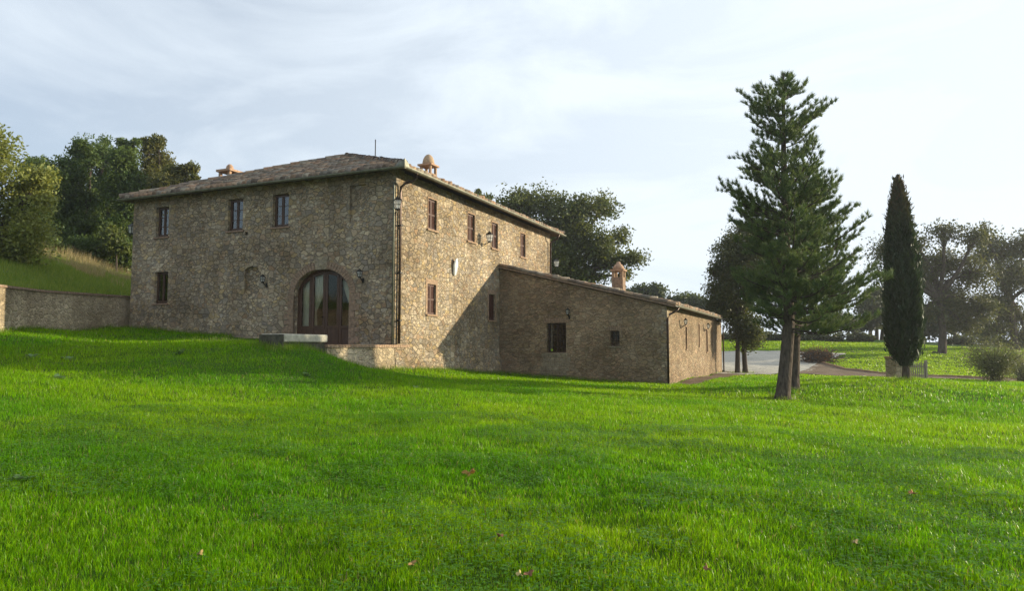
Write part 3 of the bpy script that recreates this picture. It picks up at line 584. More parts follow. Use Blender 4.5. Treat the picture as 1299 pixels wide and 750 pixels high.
pipe([(XR+.03, D_-.3, EZ-.07), (XR-.1, D_-.3, EZ-.3), (.12, D_-.28, EZ-.5), (.09, D_-.28, 2.0)])
for z in (.9, 2.6, 4.3): MB().box(-.05, .16, .09, .23, z, z+.05).build('pipe_bracket', M_iron, house)
# chimneys
def chimney_dome(x, y, zb, zt):
    r = empty('chimney', (x, y, zb)); r.parent = house; h = zt-zb; s = .26
    MB().box(-s, s, -s, s, -.6, h*.28).build('stack', M_brick, r)
    for sx in (-1, 1):
        for sy in (-1, 1): MB().box(sx*s-.09*(sx > 0), sx*s+.09*(sx < 0), sy*s-.09*(sy > 0), sy*s+.09*(sy < 0), h*.28, h*.55).build('vent_pier', M_brick, r)
    pass
    MB().box(-s-.075, s+.075, -s-.075, s+.075, h*.55, h*.61).build('cap_slab', M_terra, r)
    MB().lathe(0, 0, [(s*.98*math.cos(t), h*.62+(h*.38)*math.sin(t)) for t in np.linspace(0, math.pi/2*.97, 9)], 22).build('dome', plain('render_tan', (.38, .27, .17), .9), r, smooth=True)
chimney_dome(-1.05, 4.05, 6.85, 8.02)
r = empty('chimney', (-11.7, 3.75, 6.7)); r.parent = house
r.scale = (.78, .78, 1); r.location.z += .12
MB().box(-.42, .42, -.42, .42, -.5, .95).build('stack', M_brick, r)
for sx in (-.36, .36):
    for sy in (-.36, .36): MB().box(sx-.08, sx+.08, sy-.08, sy+.08, .95, 1.4).build('vent_pier', M_terra, r)
MB().box(-.55, .55, -.55, .55, 1.4, 1.5).build('cap_slab', M_terra, r)
MB().lathe(0, 0, [(.2, 1.5), (.22, 1.62), (.19, 1.72), (.1, 1.8), (.02, 1.82)], 16).build('finial', M_terra, r, smooth=True)
MB().tube([(-4.15, 4.7, 7.3), (-4.15, 4.7, 9.2)], .022, 8).build('antenna_mast', M_iron, house)
# ------------------------------------------------------------------ the annex
annex = empty('stone_annex', (*hw(0, 8.9), EYE), RZ)
tag(annex, 'low brown stone lean-to annex with sloping roof joined to the farmhouse', 'annex')
AW, AD = 7.8, 17.9; z_l, z_r = 3.66, 1.72
ma = MB()
a_holes = [rect(2.36, 3.28, -.27, 1.07), rect(5.33, 5.74, .03, .69)]
wall_panel(ma, [(.004, -2.2), (AW, -2.2), (AW, z_r), (.004, z_l)], a_holes, [.3, .3], lambda a, b, d: (a, d, b), 1)
RW = [(4.62, .36, -.12, .95), (8.6, .3, .02, 1.2), (11.35, .5, -.3, .95), (13.4, .36, -.02, 1.15)]
wall_panel(ma, [(0, -2.2), (AD, -2.2), (AD, z_r), (0, z_r)], [rect(c-w_/2, c+w_/2, a, b) for c, w_, a, b in RW], [.2]*4, lambda a, b, d: (AW-d, a, b), 1)
ma.add([(AW, AD, -2.2), (0, AD, -2.2), (0, AD, z_l), (AW, AD, z_r), (0, 7.2, -2.2), (0, 7.2, z_l)], [(0, 1, 2, 3), (1, 4, 5, 2)])
ma.build('wall', M_stone2, annex, fix=False)
mq = MB(); z = -1.7; k = 0
while z < 1.6:
    h = random.uniform(.16, .28); b = (.3 if k % 2 else .5)*random.uniform(.85, 1.15); a = (.42 if k % 2 else .25)
    mq.add([(AW-a, -.01, z), (AW+.01, -.01, z), (AW+.01, b, z), (AW-a, -.01, z+h-.012), (AW+.01, -.01, z+h-.012), (AW+.01, b, z+h-.012), (AW-a, .02, z), (AW-a, .02, z+h-.012), (AW-.02, b, z), (AW-.02, b, z+h-.012)], [(0, 1, 4, 3), (1, 2, 5, 4), (3, 4, 5, 9, 7), (0, 3, 7, 6), (2, 8, 9, 5), (0, 6, 8, 2, 1)]); z += h; k += 1
mq.build('corner_stones', M_stone, annex)
bl = MB(); z = -1.3
while z < -.42:
    x = 2.1+random.uniform(-.1, .1)
    while x < 3.3:
        w_ = random.uniform(.2, .38); bl.box(x, min(x+w_-.02, 3.5), -.012-random.uniform(0, .012), .06, z, z+.19); x += w_
    z += .205
bl.build('block_infill', M_quoin, annex, .008)
def barred(x0, x1, z0, z1, nv, nh, y=.2):
    f = MB(); f.box(x0, x0+.06, y, y+.06, z0, z1); f.box(x1-.06, x1, y, y+.06, z0, z1); f.box(x0+.06, x1-.06, y, y+.06, z0, z0+.06); f.box(x0+.06, x1-.06, y, y+.06, z1-.06, z1)
    f.box((x0+x1)/2-.03, (x0+x1)/2+.03, y, y+.05, z0+.06, z1-.06)
    wo_ = f.build('window', M_wood, annex); MB().box(x0+.06, x1-.06, y+.02, y+.028, z0+.06, z1-.06).build('pane', M_glass, wo_)
    b = MB()
    for k in range(nv): xx = x0+(x1-x0)*(k+1)/(nv+1); b.tube([(xx, .1, z0), (xx, .1, z1)], .011, 6)
    for k in range(nh): zz = z0+(z1-z0)*(k+1)/(nh+1); b.tube([(x0, .1, zz), (x1, .1, zz)], .011, 6)
    b.build('bars', M_iron, wo_); MB().box(x0-.08, x1+.08, -.04, .14, z0-.085, z0-.003).build('sill', M_quoin, wo_, .006)
barred(2.36, 3.28, -.27, 1.07, 5, 4); barred(5.33, 5.74, .03, .69, 2, 2)
for x0, x1, zt, pad in ((2.36, 3.28, 1.07, .14), (5.33, 5.74, .69, .12)):
    b = MB(); n = int((x1-x0+2*pad)/.085)
    for k in range(n): xx = x0-pad+k*(x1-x0+2*pad)/n; b.box(xx, xx+.075, -.012-random.uniform(0, .008), .06, zt+.003, zt+.2)
    b.build('lintel', M_brickdull, annex)
for c, w_, a, b in RW:
    f = MB(); xx = AW-.12; f.box(xx-.05, xx, c-w_/2, c+w_/2, a, b); so_ = f.build('shutter' if b-a < 1.22 else 'door', M_shutter, annex)
    s2 = MB(); s2.box(AW-.02, AW+.014, c-w_/2-.07, c-w_/2, a, b); s2.box(AW-.02, AW+.014, c+w_/2, c+w_/2+.07, a, b); s2.box(AW-.02, AW+.016, c-w_/2-.07, c+w_/2+.07, b, b+.09); s2.build('surround', M_brick, so_)
    MB().box(AW-.1, AW+.05, c-w_/2-.06, c+w_/2+.06, a-.06, a-.004).build('sill', M_brick, so_)
sl = (z_l-z_r)/AW; ang = math.atan(sl); run = (AW+.4)/math.cos(ang)
zr0 = z_r-.4*sl+.12; us = np.array((-math.cos(ang), 0, math.sin(ang)))
rp = tile_slope((AW+.4, -.1, zr0), (0, 1, 0), us, AD+.3, run, lambda v: 0, lambda v: AD+.3, seed=9)
rb = ridge_caps((AW+.4, -.03, zr0+.02), (.02, -.03, zr0+.02+sl*(AW+.38)), .09, .38, 5)
join_roof('roof', [rp, rb], annex)
MB().add([(AW+.38, -.12, zr0-.08), (.004, -.12, zr0+sl*(AW+.38)-.08), (.004, -.12, zr0+sl*(AW+.38)-.01), (AW+.38, -.12, zr0-.01), (AW+.38, AD+.2, zr0-.08), (.004, AD+.2, zr0+sl*(AW+.38)-.08), (.004, AD+.2, zr0+sl*(AW+.38)-.01), (AW+.38, AD+.2, zr0-.01)], [(0, 1, 2, 3), (4, 7, 6, 5), (0, 4, 5, 1), (3, 2, 6, 7), (0, 3, 7, 4)]).build('roof_boards', M_brickdull, annex)
gutter((AW+.46, -.1, zr0-.01), (AW+.46, AD+.25, zr0-.01), .075, 'gutter', M_copper, annex)
def pipe2(pts): return MB().tube(pts, .045, 10).build('downpipe', M_pipe, annex, smooth=True)
pipe2([(AW+.46, .3, zr0-.08), (AW+.4, .2, zr0-.2), (AW+.12, .0, zr0-.38), (AW+.04, -.06, zr0-.55), (AW+.04, -.06, -1.75)])
pipe2([(AW+.46, AD-.2, zr0-.08), (AW+.3, AD+.0, zr0-.3), (AW+.1, AD+.06, zr0-.5), (AW+.1, AD+.06, -1.75)])
r = empty('chimney', (4.37, 5.1, 2.6)); r.parent = annex
r.scale = (.92, .92, 1)
MB().box(-.31, .31, -.31, .31, -.3, .92).build('stack', M_brickdull, r)
for sx in (-.23, .23):
    for sy in (-.23, .23): MB().box(sx-.08, sx+.08, sy-.08, sy+.08, .92, 1.25).build('vent_pier', M_brick, r)
MB().box(-.38, .38, -.38, .38, 1.25, 1.33).build('cap_slab', M_terra, r)
MB().lathe(0, 0, [(.33, 1.33), (.3, 1.46), (.2, 1.58), (.12, 1.64), (.1, 1.72), (.01, 1.75)], 18).build('dome', M_terra, r, smooth=True)
# ------------------------------------------------------------------ terrace in front of the door
terrace = empty('stone_terrace', (*hw(0, -1.8), EYE), RZ); tag(terrace, 'raised stone terrace with brick coping below the arched door', 'terrace')
t_ = MB(); t_.prism([(0, -.02), (0, -1.9), (.14, -1.9)], -1.9, 1.79, 'y')
t_.add([(-7.5, -1.9, -.02), (0, -1.9, -.02), (.14, -1.9, -1.9), (-7.5, -1.9, -1.9)], [(0, 1, 2, 3)]); t_.build('retaining_wall', M_stone3, terrace)
MB().box(-7.4, -.34, -1.86, 1.78, -.1, .02).build('paving', M_quoin, terrace)
cp_ = MB()
y = -1.93
while y < 2.75:
    cp_.box(-.33 if y < 1.7 else .002, .05, y, min(y+.135, 2.78), -.03+.0, .065+random.uniform(-.004, .004)); y += .145
cp_.build('coping', M_brick, terrace, .006)
par = empty('stone_bench', (*hw(-.42, -4.6), EYE), RZ); tag(par, 'pale flat stone slab on a low mossy base above the grass mound', 'stone bench')
MB().box(-.44, .42, -.98, .92, .13, .36).build('slab', M_lime, par, .03); MB().box(-.40, .36, -.93, .85, -1.2, .128).build('base', M_moss_shade, par); MB().box(-.46, .40, -1.03, -.985, -.9, .345).build('mossy_shade_face', M_moss_shade, par, .01)  # front face sheet: moss, with the front's shade put into its dark colour
# ------------------------------------------------------------------ retaining wall on the left
rw = MB(); cop = MB(); WY = [8.2, 18, 24.6, 28, 35.5, 48]
fine = [(wallx(y), y, np.interp(y, WL[:, 1], WL[:, 2])) for y in np.linspace(9, 48, 60)]
for i in range(len(fine)-1):
    (x0, y0, z0), (x1, y1, z1) = fine[i], fine[i+1]; t = .42
    rw.add([(x0, y0, z0+EYE), (x1, y1, z1+EYE), (x1+.06, y1, -1.5), (x0+.06, y0, -1.5), (x0-t, y0, z0+EYE), (x1-t, y1, z1+EYE)], [(0, 1, 2, 3), (0, 4, 5, 1)])
    cop.add([(x0+.05, y0, z0+EYE+.003), (x1+.05, y1, z1+EYE+.003), (x1+.05, y1, z1+EYE+.08), (x0+.05, y0, z0+EYE+.08), (x0-t, y0, z0+EYE+.003), (x1-t, y1, z1+EYE+.003), (x1-t, y1, z1+EYE+.08), (x0-t, y0, z0+EYE+.08)], [(0, 1, 2, 3), (3, 2, 6, 7), (4, 7, 6, 5), (0, 4, 5, 1)])
rwo = empty('retaining_wall', (fine[25][0], fine[25][1], EYE+.5)); tag(rwo, 'tan stone retaining wall with brick coping along the grassy bank', 'stone wall')
for nm, mb, mt in (('wall_face', rw, M_stone3), ('coping', cop, M_brickdull)):
    o = mb.build(nm, mt); o.parent = rwo; o.matrix_parent_inverse = Matrix.Translation(-rwo.location)
# ------------------------------------------------------------------ wall lanterns and the oval plaque
def lantern(name='wall_lantern', s=1.0):
    """origin on the wall, bracket runs along -Y (out of the wall)"""
    r = empty(name, (0, 0, 0))
    MB().box(-.04, .04, -.02, 0, -.12, .06).tube([(0, -.02, -.02), (0, -.18*s, -.01), (0, -.36*s, .03), (0, -.44*s, .06)], .014, 6).tube([(0, -.02, -.1), (0, -.14*s, -.07), (0, -.26*s, .0)], .01, 6).build('bracket', M_iron, r)
    f = MB(); cy = -.44*s; a, b = .09*s, .135*s; z0, z1 = .09, .09+.36*s
    for sx in (-1, 1):
        for sy in (-1, 1): f.tube([(sx*a, cy+sy*a, z0), (sx*b, cy+sy*b, z1)], .011, 5)
    for zz, q_ in ((z0, a), ((z0+z1)/2, (a+b)/2), (z1, b)):
        c = [(-q_, cy-q_, zz), (q_, cy-q_, zz), (q_, cy+q_, zz), (-q_, cy+q_, zz)]
        for i in range(4): f.tube([c[i], c[(i+1) % 4]], .008, 5)
    f.box(-a*.7, a*.7, cy-a*.7, cy+a*.7, z0-.05, z0); f.build('cage', M_iron, r)
    MB().add([(-b*1.15, cy-b*1.15, z1+.003), (b*1.15, cy-b*1.15, z1+.003), (b*1.15, cy+b*1.15, z1+.003), (-b*1.15, cy+b*1.15, z1+.003), (-.03, cy-.03, z1+.13*s), (.03, cy-.03, z1+.13*s), (.03, cy+.03, z1+.13*s), (-.03, cy+.03, z1+.13*s)], [(3, 2, 1, 0), (0, 1, 5, 4), (1, 2, 6, 5), (2, 3, 7, 6), (3, 0, 4, 7), (4, 5, 6, 7)]).lathe(0, cy, [(.025, z1+.13*s), (.03, z1+.17*s), (.005, z1+.2*s)], 8).build('hood', M_iron, r)
    g_ = MB(); e = .004
    g_.add([(-a+e, cy-a+e, z0), (a-e, cy-a+e, z0), (a-e, cy+a-e, z0), (-a+e, cy+a-e, z0), (-b+e, cy-b+e, z1), (b-e, cy-b+e, z1), (b-e, cy+b-e, z1), (-b+e, cy+b-e, z1)], [(0, 1, 5, 4), (1, 2, 6, 5), (2, 3, 7, 6), (3, 0, 4, 7)])
    g_.build('glass', M_frost, r); MB().lathe(0, cy, [(.02, z0), (.02, z0+.12), (.012, z0+.2), (.004, z0+.22)], 8).build('candle', M_white, r)
    return r
def frostmat():
    m, t, out, N, K = nmat('frosted_glass'); d = N('ShaderNodeBsdfTranslucent'); d.inputs[0].default_value = (.85, .86, .84, 1); df = N('ShaderNodeBsdfDiffuse'); df.inputs[0].default_value = (.7, .71, .7, 1); tr = N('ShaderNodeBsdfTransparent')
    a = N('ShaderNodeMixShader'); a.inputs[0].default_value = .5; b = N('ShaderNodeMixShader'); b.inputs[0].default_value = .45; K(d.outputs[0], a.inputs[1]); K(df.outputs[0], a.inputs[2]); K(a.outputs[0], b.inputs[1]); K(tr.outputs[0], b.inputs[2]); K(b.outputs[0], out.inputs[0]); return m
M_frost = frostmat()
base_l = lantern('wall_lantern', .86); base_s = lantern('wall_lantern', .52)
LG = 'wall lanterns on the stone buildings'
def put_lantern(src, first, x, y, z, rz, label):
    o = src if first else copy_tree(src); p = hw(x, y); o.location = (p[0], p[1], EYE+z); o.rotation_euler = (0, 0, RZ+rz); tag(o, label, 'lantern', LG)
put_lantern(base_l, True, -.03, -.01, 4.75, R(45), 'black lantern beside the downpipe at the farmhouse corner, lit white glass')
put_lantern(base_l, False, .005, 7.0, 4.58, R(90), 'black lantern on a long bracket among the upper shutters of the sunny wall')
put_lantern(base_l, False, -W_-.005, .25, 4.85, R(-90), 'lantern on the far left end wall, seen against the dark trees')
put_lantern(base_l, False, -.0, D_+.02, 4.4, R(135), 'lantern at the far end of the sunny wall, against the oak')
put_lantern(base_s, True, -5.82, -.004, 2.4, 0, 'small dark lantern on the front wall left of the arched door')
put_lantern(base_s, False, -1.35, -.004, 2.42, 0, 'small dark lantern between the arched door and the downpipe')
put_lantern(base_s, False, 3.45, 8.895, 1.35, 0, 'small lantern above the barred window on the shaded annex wall')
put_lantern(base_s, False, AW+.02, 8.9+3.1, .95, R(90), 'small lantern on the sunny annex side nearest its front downpipe')
put_lantern(base_s, False, AW+.02, 8.9+10.3, .95, R(90), 'small lantern halfway along the sunny annex side wall')
pq = empty('oval_plaque', (*hw(.0, 4.37), EYE+2.92), RZ+R(90)); tag(pq, 'white oval ceramic plaque tilted out from the sunny stone wall', 'plaque')
n = 28; vs = []; fs = []
for k, (sc_, dy_) in enumerate(((1, 0.0), (1, -.05), (.86, -.075), (.8, -.055), (.4, -.075), (.02, -.085))):
    for i in range(n): a = 2*math.pi*i/n; zz = .34+.36*math.sin(a)*sc_; vs.append((.155*math.cos(a)*sc_*(1.08 if math.sin(a) > 0 else .95), dy_-.10*zz/.7-.015, zz))
for k in range(5):
    for i in range(n): fs.append((k*n+i, k*n+(i+1) % n, (k+1)*n+(i+1) % n, (k+1)*n+i))
fs += [tuple(range(n))[::-1], tuple(range(5*n, 6*n))]
MB().add(vs, fs).build('oval_shield', M_white, pq, smooth=False); MB().box(-.03, .03, -.11, 0, .55, .6).box(-.03, .03, -.05, 0, .05, .1).build('fixing', M_iron, pq)
# ------------------------------------------------------------------ trees
def px(u, v, Y):
    """place a feature seen in the photo at its real distance Y (metres): returns world x, z"""
    p_ = math.atan(65/900); a = (u-650)/900; b = -(v-375)/900; yy = math.cos(p_)-b*math.sin(p_); zz = math.sin(p_)+b*math.cos(p_)
    return a*Y/yy, zz*Y/yy+EYE
def leaf_quads(centres, size, r, aspect=.6, up=0.3, dirs=None):
    """one small bent leaf (a quad) at each centre, random facing"""
    n = len(centres); a = r.normal(size=(n, 3)) if dirs is None else dirs+r.normal(size=(n, 3))*.35
    a /= np.linalg.norm(a, axis=1, keepdims=True); b = r.normal(size=(n, 3)); b[:, 2] *= (1-up); b -= a*(a*b).sum(1, keepdims=True); b /= np.linalg.norm(b, axis=1, keepdims=True)
    s = size*r.uniform(.6, 1.3, (n, 1)); c = np.asarray(centres)
    return np.stack([c-a*s*.5, c+b*s*aspect*.5, c+a*s*.5, c-b*s*aspect*.5], 1).reshape(-1, 3)
def broadleaf(name, label, group, X, Y, lobes, base=(0, 0), trunk_r=.3, leafc=((.05, .08, .02), (.08, .10, .03)), nclus=110, per=150, leaf=.22, clus_r=.65, trunks=None, dens_in=.35, limb_mat=None, seed=0, cat='tree', zb=None, depthk=1.0):
    r = np.random.default_rng(seed+100); lob = []
    for (u, v, ru, rv) in lobes:
        x, z = px(u, v, Y); k = Y/900; lob.append((x, Y+r.normal()*ru*k*.45*depthk, z, ru*k, (ru+rv)/2*k*depthk, rv*k))
    lob = np.array(lob); vol = lob[:, 3]*lob[:, 4]*lob[:, 5]; pr = vol**.7; pr /= pr.sum()
    cl = []
    while len(cl) < nclus:
        l = lob[r.choice(len(lob), p=pr)]; d = r.normal(size=3); d /= np.linalg.norm(d); rad = r.uniform(dens_in, 1)**.6*r.uniform(.88, 1.16); cl.append(l[:3]+d*rad*np.maximum(l[3:]-clus_r*.6, l[3:]*.62))
    cl = np.array(cl); gzb = zb if zb is not None else gz1(X, Y)
    if X < wallx(Y): gzb = float(hillz(np.array([X]), np.array([Y]))[0])
    cl[:, 2] = np.maximum(cl[:, 2], gzb+.25)
    root = empty(name, (X, Y, gzb)); tag(root, label, cat, group)
    # limbs: a trunk to the crown's heart, one limb to each lobe, twigs to the clusters
    mb = MB(); heart = np.average(lob[:, :3], axis=0, weights=vol); low = lob[:, 2].min()
    tops = trunks or [[(X, Y, gzb-.3), (X+(heart[0]-X)*.25, Y, gzb+(low-gzb)*.55), (X+(heart[0]-X)*.6, Y+(heart[1]-Y)*.5, max(low, gzb+1))]]
    ends = []
    for tp in tops:
        nn = len(tp); rr = [trunk_r*(1.35 if i == 0 else 1-.5*i/(nn-1)) for i in range(nn)]; rr.insert(1, trunk_r); q0 = Vector(tp[0]).lerp(Vector(tp[1]), .2); tp2 = [tp[0], tuple(q0)]+list(tp[1:]); mb.tube(tp2, rr, 9); ends.append(np.array(tp[-1]))
    asg = ((cl[:, None]-lob[None, :, :3])**2/lob[None, :, 3:]**2).sum(-1).argmin(1)
    for i, l in enumerate(lob):
        e = min(ends, key=lambda q_: np.linalg.norm(q_-l[:3])); mid = (e+l[:3])/2+r.normal(size=3)*.25*l[3]*np.array((1, 1, .3)); mid[2] += .1*l[5]
        mb.tube([e, mid, l[:3]], [trunk_r*.5, trunk_r*.34, trunk_r*.16], 6, False)
        for c in cl[asg == i]:
            m2 = (l[:3]+c)/2+r.normal(size=3)*.12*l[3]; mb.tube([(mid+l[:3])/2 if r.random() < .4 else l[:3], m2, c], [trunk_r*.15, trunk_r*.09, trunk_r*.03], 4, False)
    o = mb.build('trunk', limb_mat or M_barkd, root, smooth=True, fix=False); o.matrix_parent_inverse = Matrix.Translation(-root.location)
    P = []; Cc = []
    c0, c1 = np.array(leafc[0]), np.array(leafc[1])
    csz = np.minimum(1, .62*lob[asg][:, [3, 5]].min(1)/clus_r)
    for c, q3 in zip(cl, csz):
        k = int(per*r.uniform(.5, 1.5)*max(.3, q3)); d = r.normal(size=(k, 3)); d /= np.linalg.norm(d, axis=1, keepdims=True); d *= r.random((k, 1))**.6*1.7*clus_r*q3*np.array((1, 1, .8))*r.uniform(.6, 1.3); P.append(c+d)
        t = np.clip(r.random()*.7+r.random((k, 1))*.5-.1, 0, 1.1); Cc.append((c0*(1-t)+c1*t)*r.uniform(.75, 1.25, (k, 1)))
    P = np.concatenate(P); Cc = np.concatenate(Cc); P[:, 2] = np.maximum(P[:, 2], gzb+.05)
    V = leaf_quads(P, leaf, r); 
    o = fast_mesh('crown', M_leaf, V, faces_quad=np.arange(len(V)).reshape(-1, 4), col=np.repeat(Cc, 4, 0), parent=root); o.matrix_parent_inverse = Matrix.Translation(-root.location)
    return root
GH = 'evergreen oaks on the bank behind the farmhouse'; dk = ((.05, .095, .024), (.13, .175, .05)); ol = ((.075, .095, .03), (.185, .175, .06))
def at(u, Y): return (u-650)/900*Y
broadleaf('oak_tree', 'sunlit yellow-green tree at the left edge above the retaining wall', 'trees on the left bank', at(0, 30), 30, [(-30, 215, 50, 50), (10, 205, 40, 45), (30, 250, 36, 45), (-10, 290, 55, 45), (35, 300, 32, 35), (5, 340, 40, 22), (-40, 320, 40, 40), (48, 225, 14, 20)], leafc=((.14, .175, .04), (.28, .29, .08)), nclus=230, per=150, leaf=.15, clus_r=.42, trunk_r=.2, seed=1)
broadleaf('oak_tree', 'tall dark oak with a leafy tip, leftmost of the row on the bank', GH, at(98, 46), 46, [(103, 184, 13, 17), (92, 196, 9, 12), (112, 200, 10, 14), (98, 222, 20, 22), (84, 252, 22, 28), (106, 255, 22, 28), (95, 290, 28, 26), (95, 318, 26, 12)], leafc=dk, nclus=210, per=190, leaf=.18, clus_r=.5, seed=2)
broadleaf('oak_tree', 'dark oak with the narrowest upright tip, next to the leftmost of the row', GH, at(132, 50), 50, [(131, 180, 8, 15), (134, 200, 14, 16), (128, 222, 20, 20), (138, 250, 22, 26), (126, 262, 20, 26), (132, 298, 26, 26)], leafc=dk, nclus=180, per=190, leaf=.18, clus_r=.48, seed=3)
broadleaf('oak_tree', 'dark oak with a flat leafy top in the middle of the row on the bank', GH, at(163, 45.5), 45.5, [(156, 184, 9, 12), (168, 186, 9, 13), (162, 206, 17, 18), (158, 235, 20, 24), (168, 262, 18, 26), (160, 295, 24, 28)], leafc=dk, nclus=180, per=190, leaf=.18, clus_r=.48, seed=4)
broadleaf('oak_tree', 'olive-tinged oak with two blunt tips rising behind the left roof end', GH, at(193, 48.5), 48.5, [(188, 184, 9, 14), (200, 182, 8, 13), (193, 206, 19, 20), (184, 235, 18, 24), (202, 240, 16, 24), (190, 275, 24, 28)], leafc=ol, nclus=180, per=190, leaf=.18, clus_r=.48, seed=5)
broadleaf('oak_tree', 'lowest oak of the row, spreading right over the left roof slope', GH, at(222, 46), 46, [(220, 222, 14, 12), (232, 215, 9, 7), (242, 213, 8, 7), (212, 240, 20, 18), (232, 236, 18, 12), (248, 226, 8, 6), (255, 224, 4, 4)], leafc=ol, nclus=130, per=160, leaf=.18, clus_r=.4, seed=6)
broadleaf('oak_tree', 'shadowed dark oak between the yellow-green tree and the row on the bank', GH, at(48, 44), 44, [(46, 215, 18, 18), (62, 222, 16, 18), (74, 232, 12, 18), (36, 245, 20, 24), (56, 268, 24, 26), (68, 296, 24, 24), (40, 296, 26, 26), (72, 320, 22, 12)], leafc=dk, nclus=210, per=190, leaf=.18, clus_r=.5, seed=7)
for i, (u, v, s, Y, lab) in enumerate([(100, 312, 20, 43, 'round dark bush at the foot of the leftmost tall oak'), (146, 304, 16, 42.5, 'bright green bush beside the far left wall lantern'), (62, 316, 22, 41.5, 'wide dark bush above the middle of the retaining wall'), (128, 318, 18, 43.2, 'low olive bush between the round bush and the bright green bush'), (160, 322, 16, 44, 'low dark bush at the house end of the bank')]):
    broadleaf('bush', lab, 'bushes on the left bank', at(u, Y), Y, [(u, v, s, 14), (u+8, v+10, s, 10), (u-6, v+12, s, 9)], leafc=dk if i != 1 else ((.08, .12, .03), (.15, .17, .05)), nclus=50, per=110, leaf=.2, clus_r=.4, trunk_r=.07, seed=20+i, cat='bush')
OB = 'oaks behind the farmhouse'; oc = ((.065, .095, .03), (.15, .165, .055))
broadleaf('oak_tree', 'large spreading oak rising behind the right end of the farmhouse', OB, at(700, 60), 60, [(660, 258, 34, 24), (695, 256, 34, 24), (735, 262, 26, 20), (765, 264, 24, 22), (680, 296, 40, 30), (740, 300, 36, 24), (788, 300, 14, 18), (775, 332, 30, 14), (806, 330, 20, 14), (715, 335, 40, 26), (745, 352, 34, 14), (790, 350, 16, 10), (640, 262, 12, 14), (720, 285, 40, 34), (755, 318, 32, 26), (690, 330, 40, 30)], leafc=oc, nclus=420, per=120, leaf=.25, clus_r=.75, trunk_r=.5, dens_in=.02, seed=30)
broadleaf('oak_tree', 'small oak top showing above the right roof slope', OB, at(607, 63), 63, [(607, 246, 9, 6), (618, 250, 8, 6), (608, 265, 20, 16)], leafc=oc, nclus=36, per=110, leaf=.3, clus_r=.5, trunk_r=.2, seed=31)
FG = 'distant trees beyond the annex roof'; fc = ((.05, .075, .03), (.09, .11, .045))
for i, (u, lob, lab) in enumerate([(818, [(818, 376, 26, 14), (800, 378, 16, 12)], 'distant rounded tree just right of the annex chimney'), (868, [(868, 386, 24, 12), (880, 384, 14, 10), (852, 384, 12, 8)], 'distant wide tree above the low end of the annex roof'), (906, [(904, 392, 20, 10), (915, 390, 18, 12)], 'distant tree between the annex roof and the pine')]):
    broadleaf('round_tree', lab, FG, at(u, 95), 95, lob, leafc=fc, nclus=60, per=110, leaf=.45, clus_r=.8, trunk_r=.25, seed=40+i)
tk = [[(at(934.5, 44), 44, gz1(at(934.5, 44), 44)-.2), (at(936, 44), 44, 2.2), (at(935, 44), 44, 4.2)], [(at(946, 44), 44.2, gz1(at(946, 44), 44.2)-.2), (at(944, 44), 44.2, 2.4), (at(950, 44), 44.2, 4.6)]]
broadleaf('oak_tree', 'dark twin-stemmed evergreen at the far end of the annex, left of the pine', 'trees on the right lawn', at(940, 44), 44, [(925, 335, 24, 38), (950, 310, 24, 40), (914, 375, 18, 34), (940, 375, 30, 40), (945, 420, 22, 26), (960, 340, 24, 50), (905, 345, 8, 14)], leafc=((.045, .068, .022), (.11, .115, .042)), nclus=300, per=160, leaf=.15, clus_r=.45, trunk_r=.16, trunks=tk, seed=50)
RG = 'oaks on the right lawn'; rc_ = ((.045, .062, .026), (.11, .115, .045))
Y = 58; tr1 = [[(at(1187, Y), Y, gz1(at(1187, Y), Y)-.3), (at(1194, Y), Y, px(0, 450, Y)[1]), (at(1196, Y), Y, px(0, 420, Y)[1]), (at(1193, Y), Y, px(0, 380, Y)[1])]]
broadleaf('oak_tree', 'big brownish oak with a bowed trunk, just right of the cypress', RG, at(1187, Y), Y, [(1188, 298, 26, 16), (1165, 310, 18, 18), (1150, 312, 20, 20), (1120, 320, 18, 22), (1112, 345, 12, 16), (1222, 305, 22, 18), (1205, 330, 30, 24), (1235, 345, 28, 28), (1175, 350, 30, 22), (1215, 375, 36, 24), (1180, 395, 26, 16), (1240, 395, 26, 20), (1160, 402, 18, 20), (1226, 414, 28, 14)], leafc=rc_, nclus=320, per=76, leaf=.21, clus_r=.72, trunk_r=.42, trunks=tr1, dens_in=.15, seed=60)
Y = 63; tr2 = [[(at(1287, Y), Y, gz1(at(1287, Y), Y)-.3), (at(1286, Y), Y, px(0, 430, Y)[1]), (at(1284, Y), Y, px(0, 380, Y)[1])]]
broadleaf('oak_tree', 'brownish oak at the right edge with a forked straight trunk', RG, at(1287, Y), Y, [(1265, 300, 18, 16), (1285, 315, 30, 22), (1252, 320, 16, 20), (1310, 310, 26, 24), (1275, 350, 36, 26), (1315, 360, 26, 30), (1265, 385, 30, 20), (1300, 400, 30, 18), (1250, 285, 8, 7), (1268, 418, 24, 16), (1306, 425, 18, 12)], leafc=rc_, nclus=320, per=76, leaf=.22, clus_r=.72, trunk_r=.4, trunks=tr2, dens_in=.15, seed=61)
DG = 'farther trees across the right lawn'; dc = ((.045, .065, .03), (.085, .095, .045))
def multi(us, Y, ztop): return [[(at(u, Y), Y+i*.3, gz1(at(u, Y), Y)-.3), (at(u, Y)+.1*i, Y+i*.3, gz1(at(u, Y), Y)+1.3), (at(u+2, Y), Y, px(0, ztop, Y)[1])] for i, u in enumerate(us)]
broadleaf('oak_tree', 'far slim-trunked clump of trees seen between the pine and the cypress', DG, at(1106, 80), 80, [(1108, 395, 22, 18), (1120, 380, 16, 20), (1098, 410, 16, 12)], leafc=dc, nclus=90, per=110, leaf=.38, clus_r=.7, trunk_r=.25, trunks=multi((1104, 1113, 1121), 80, 405), seed=70)
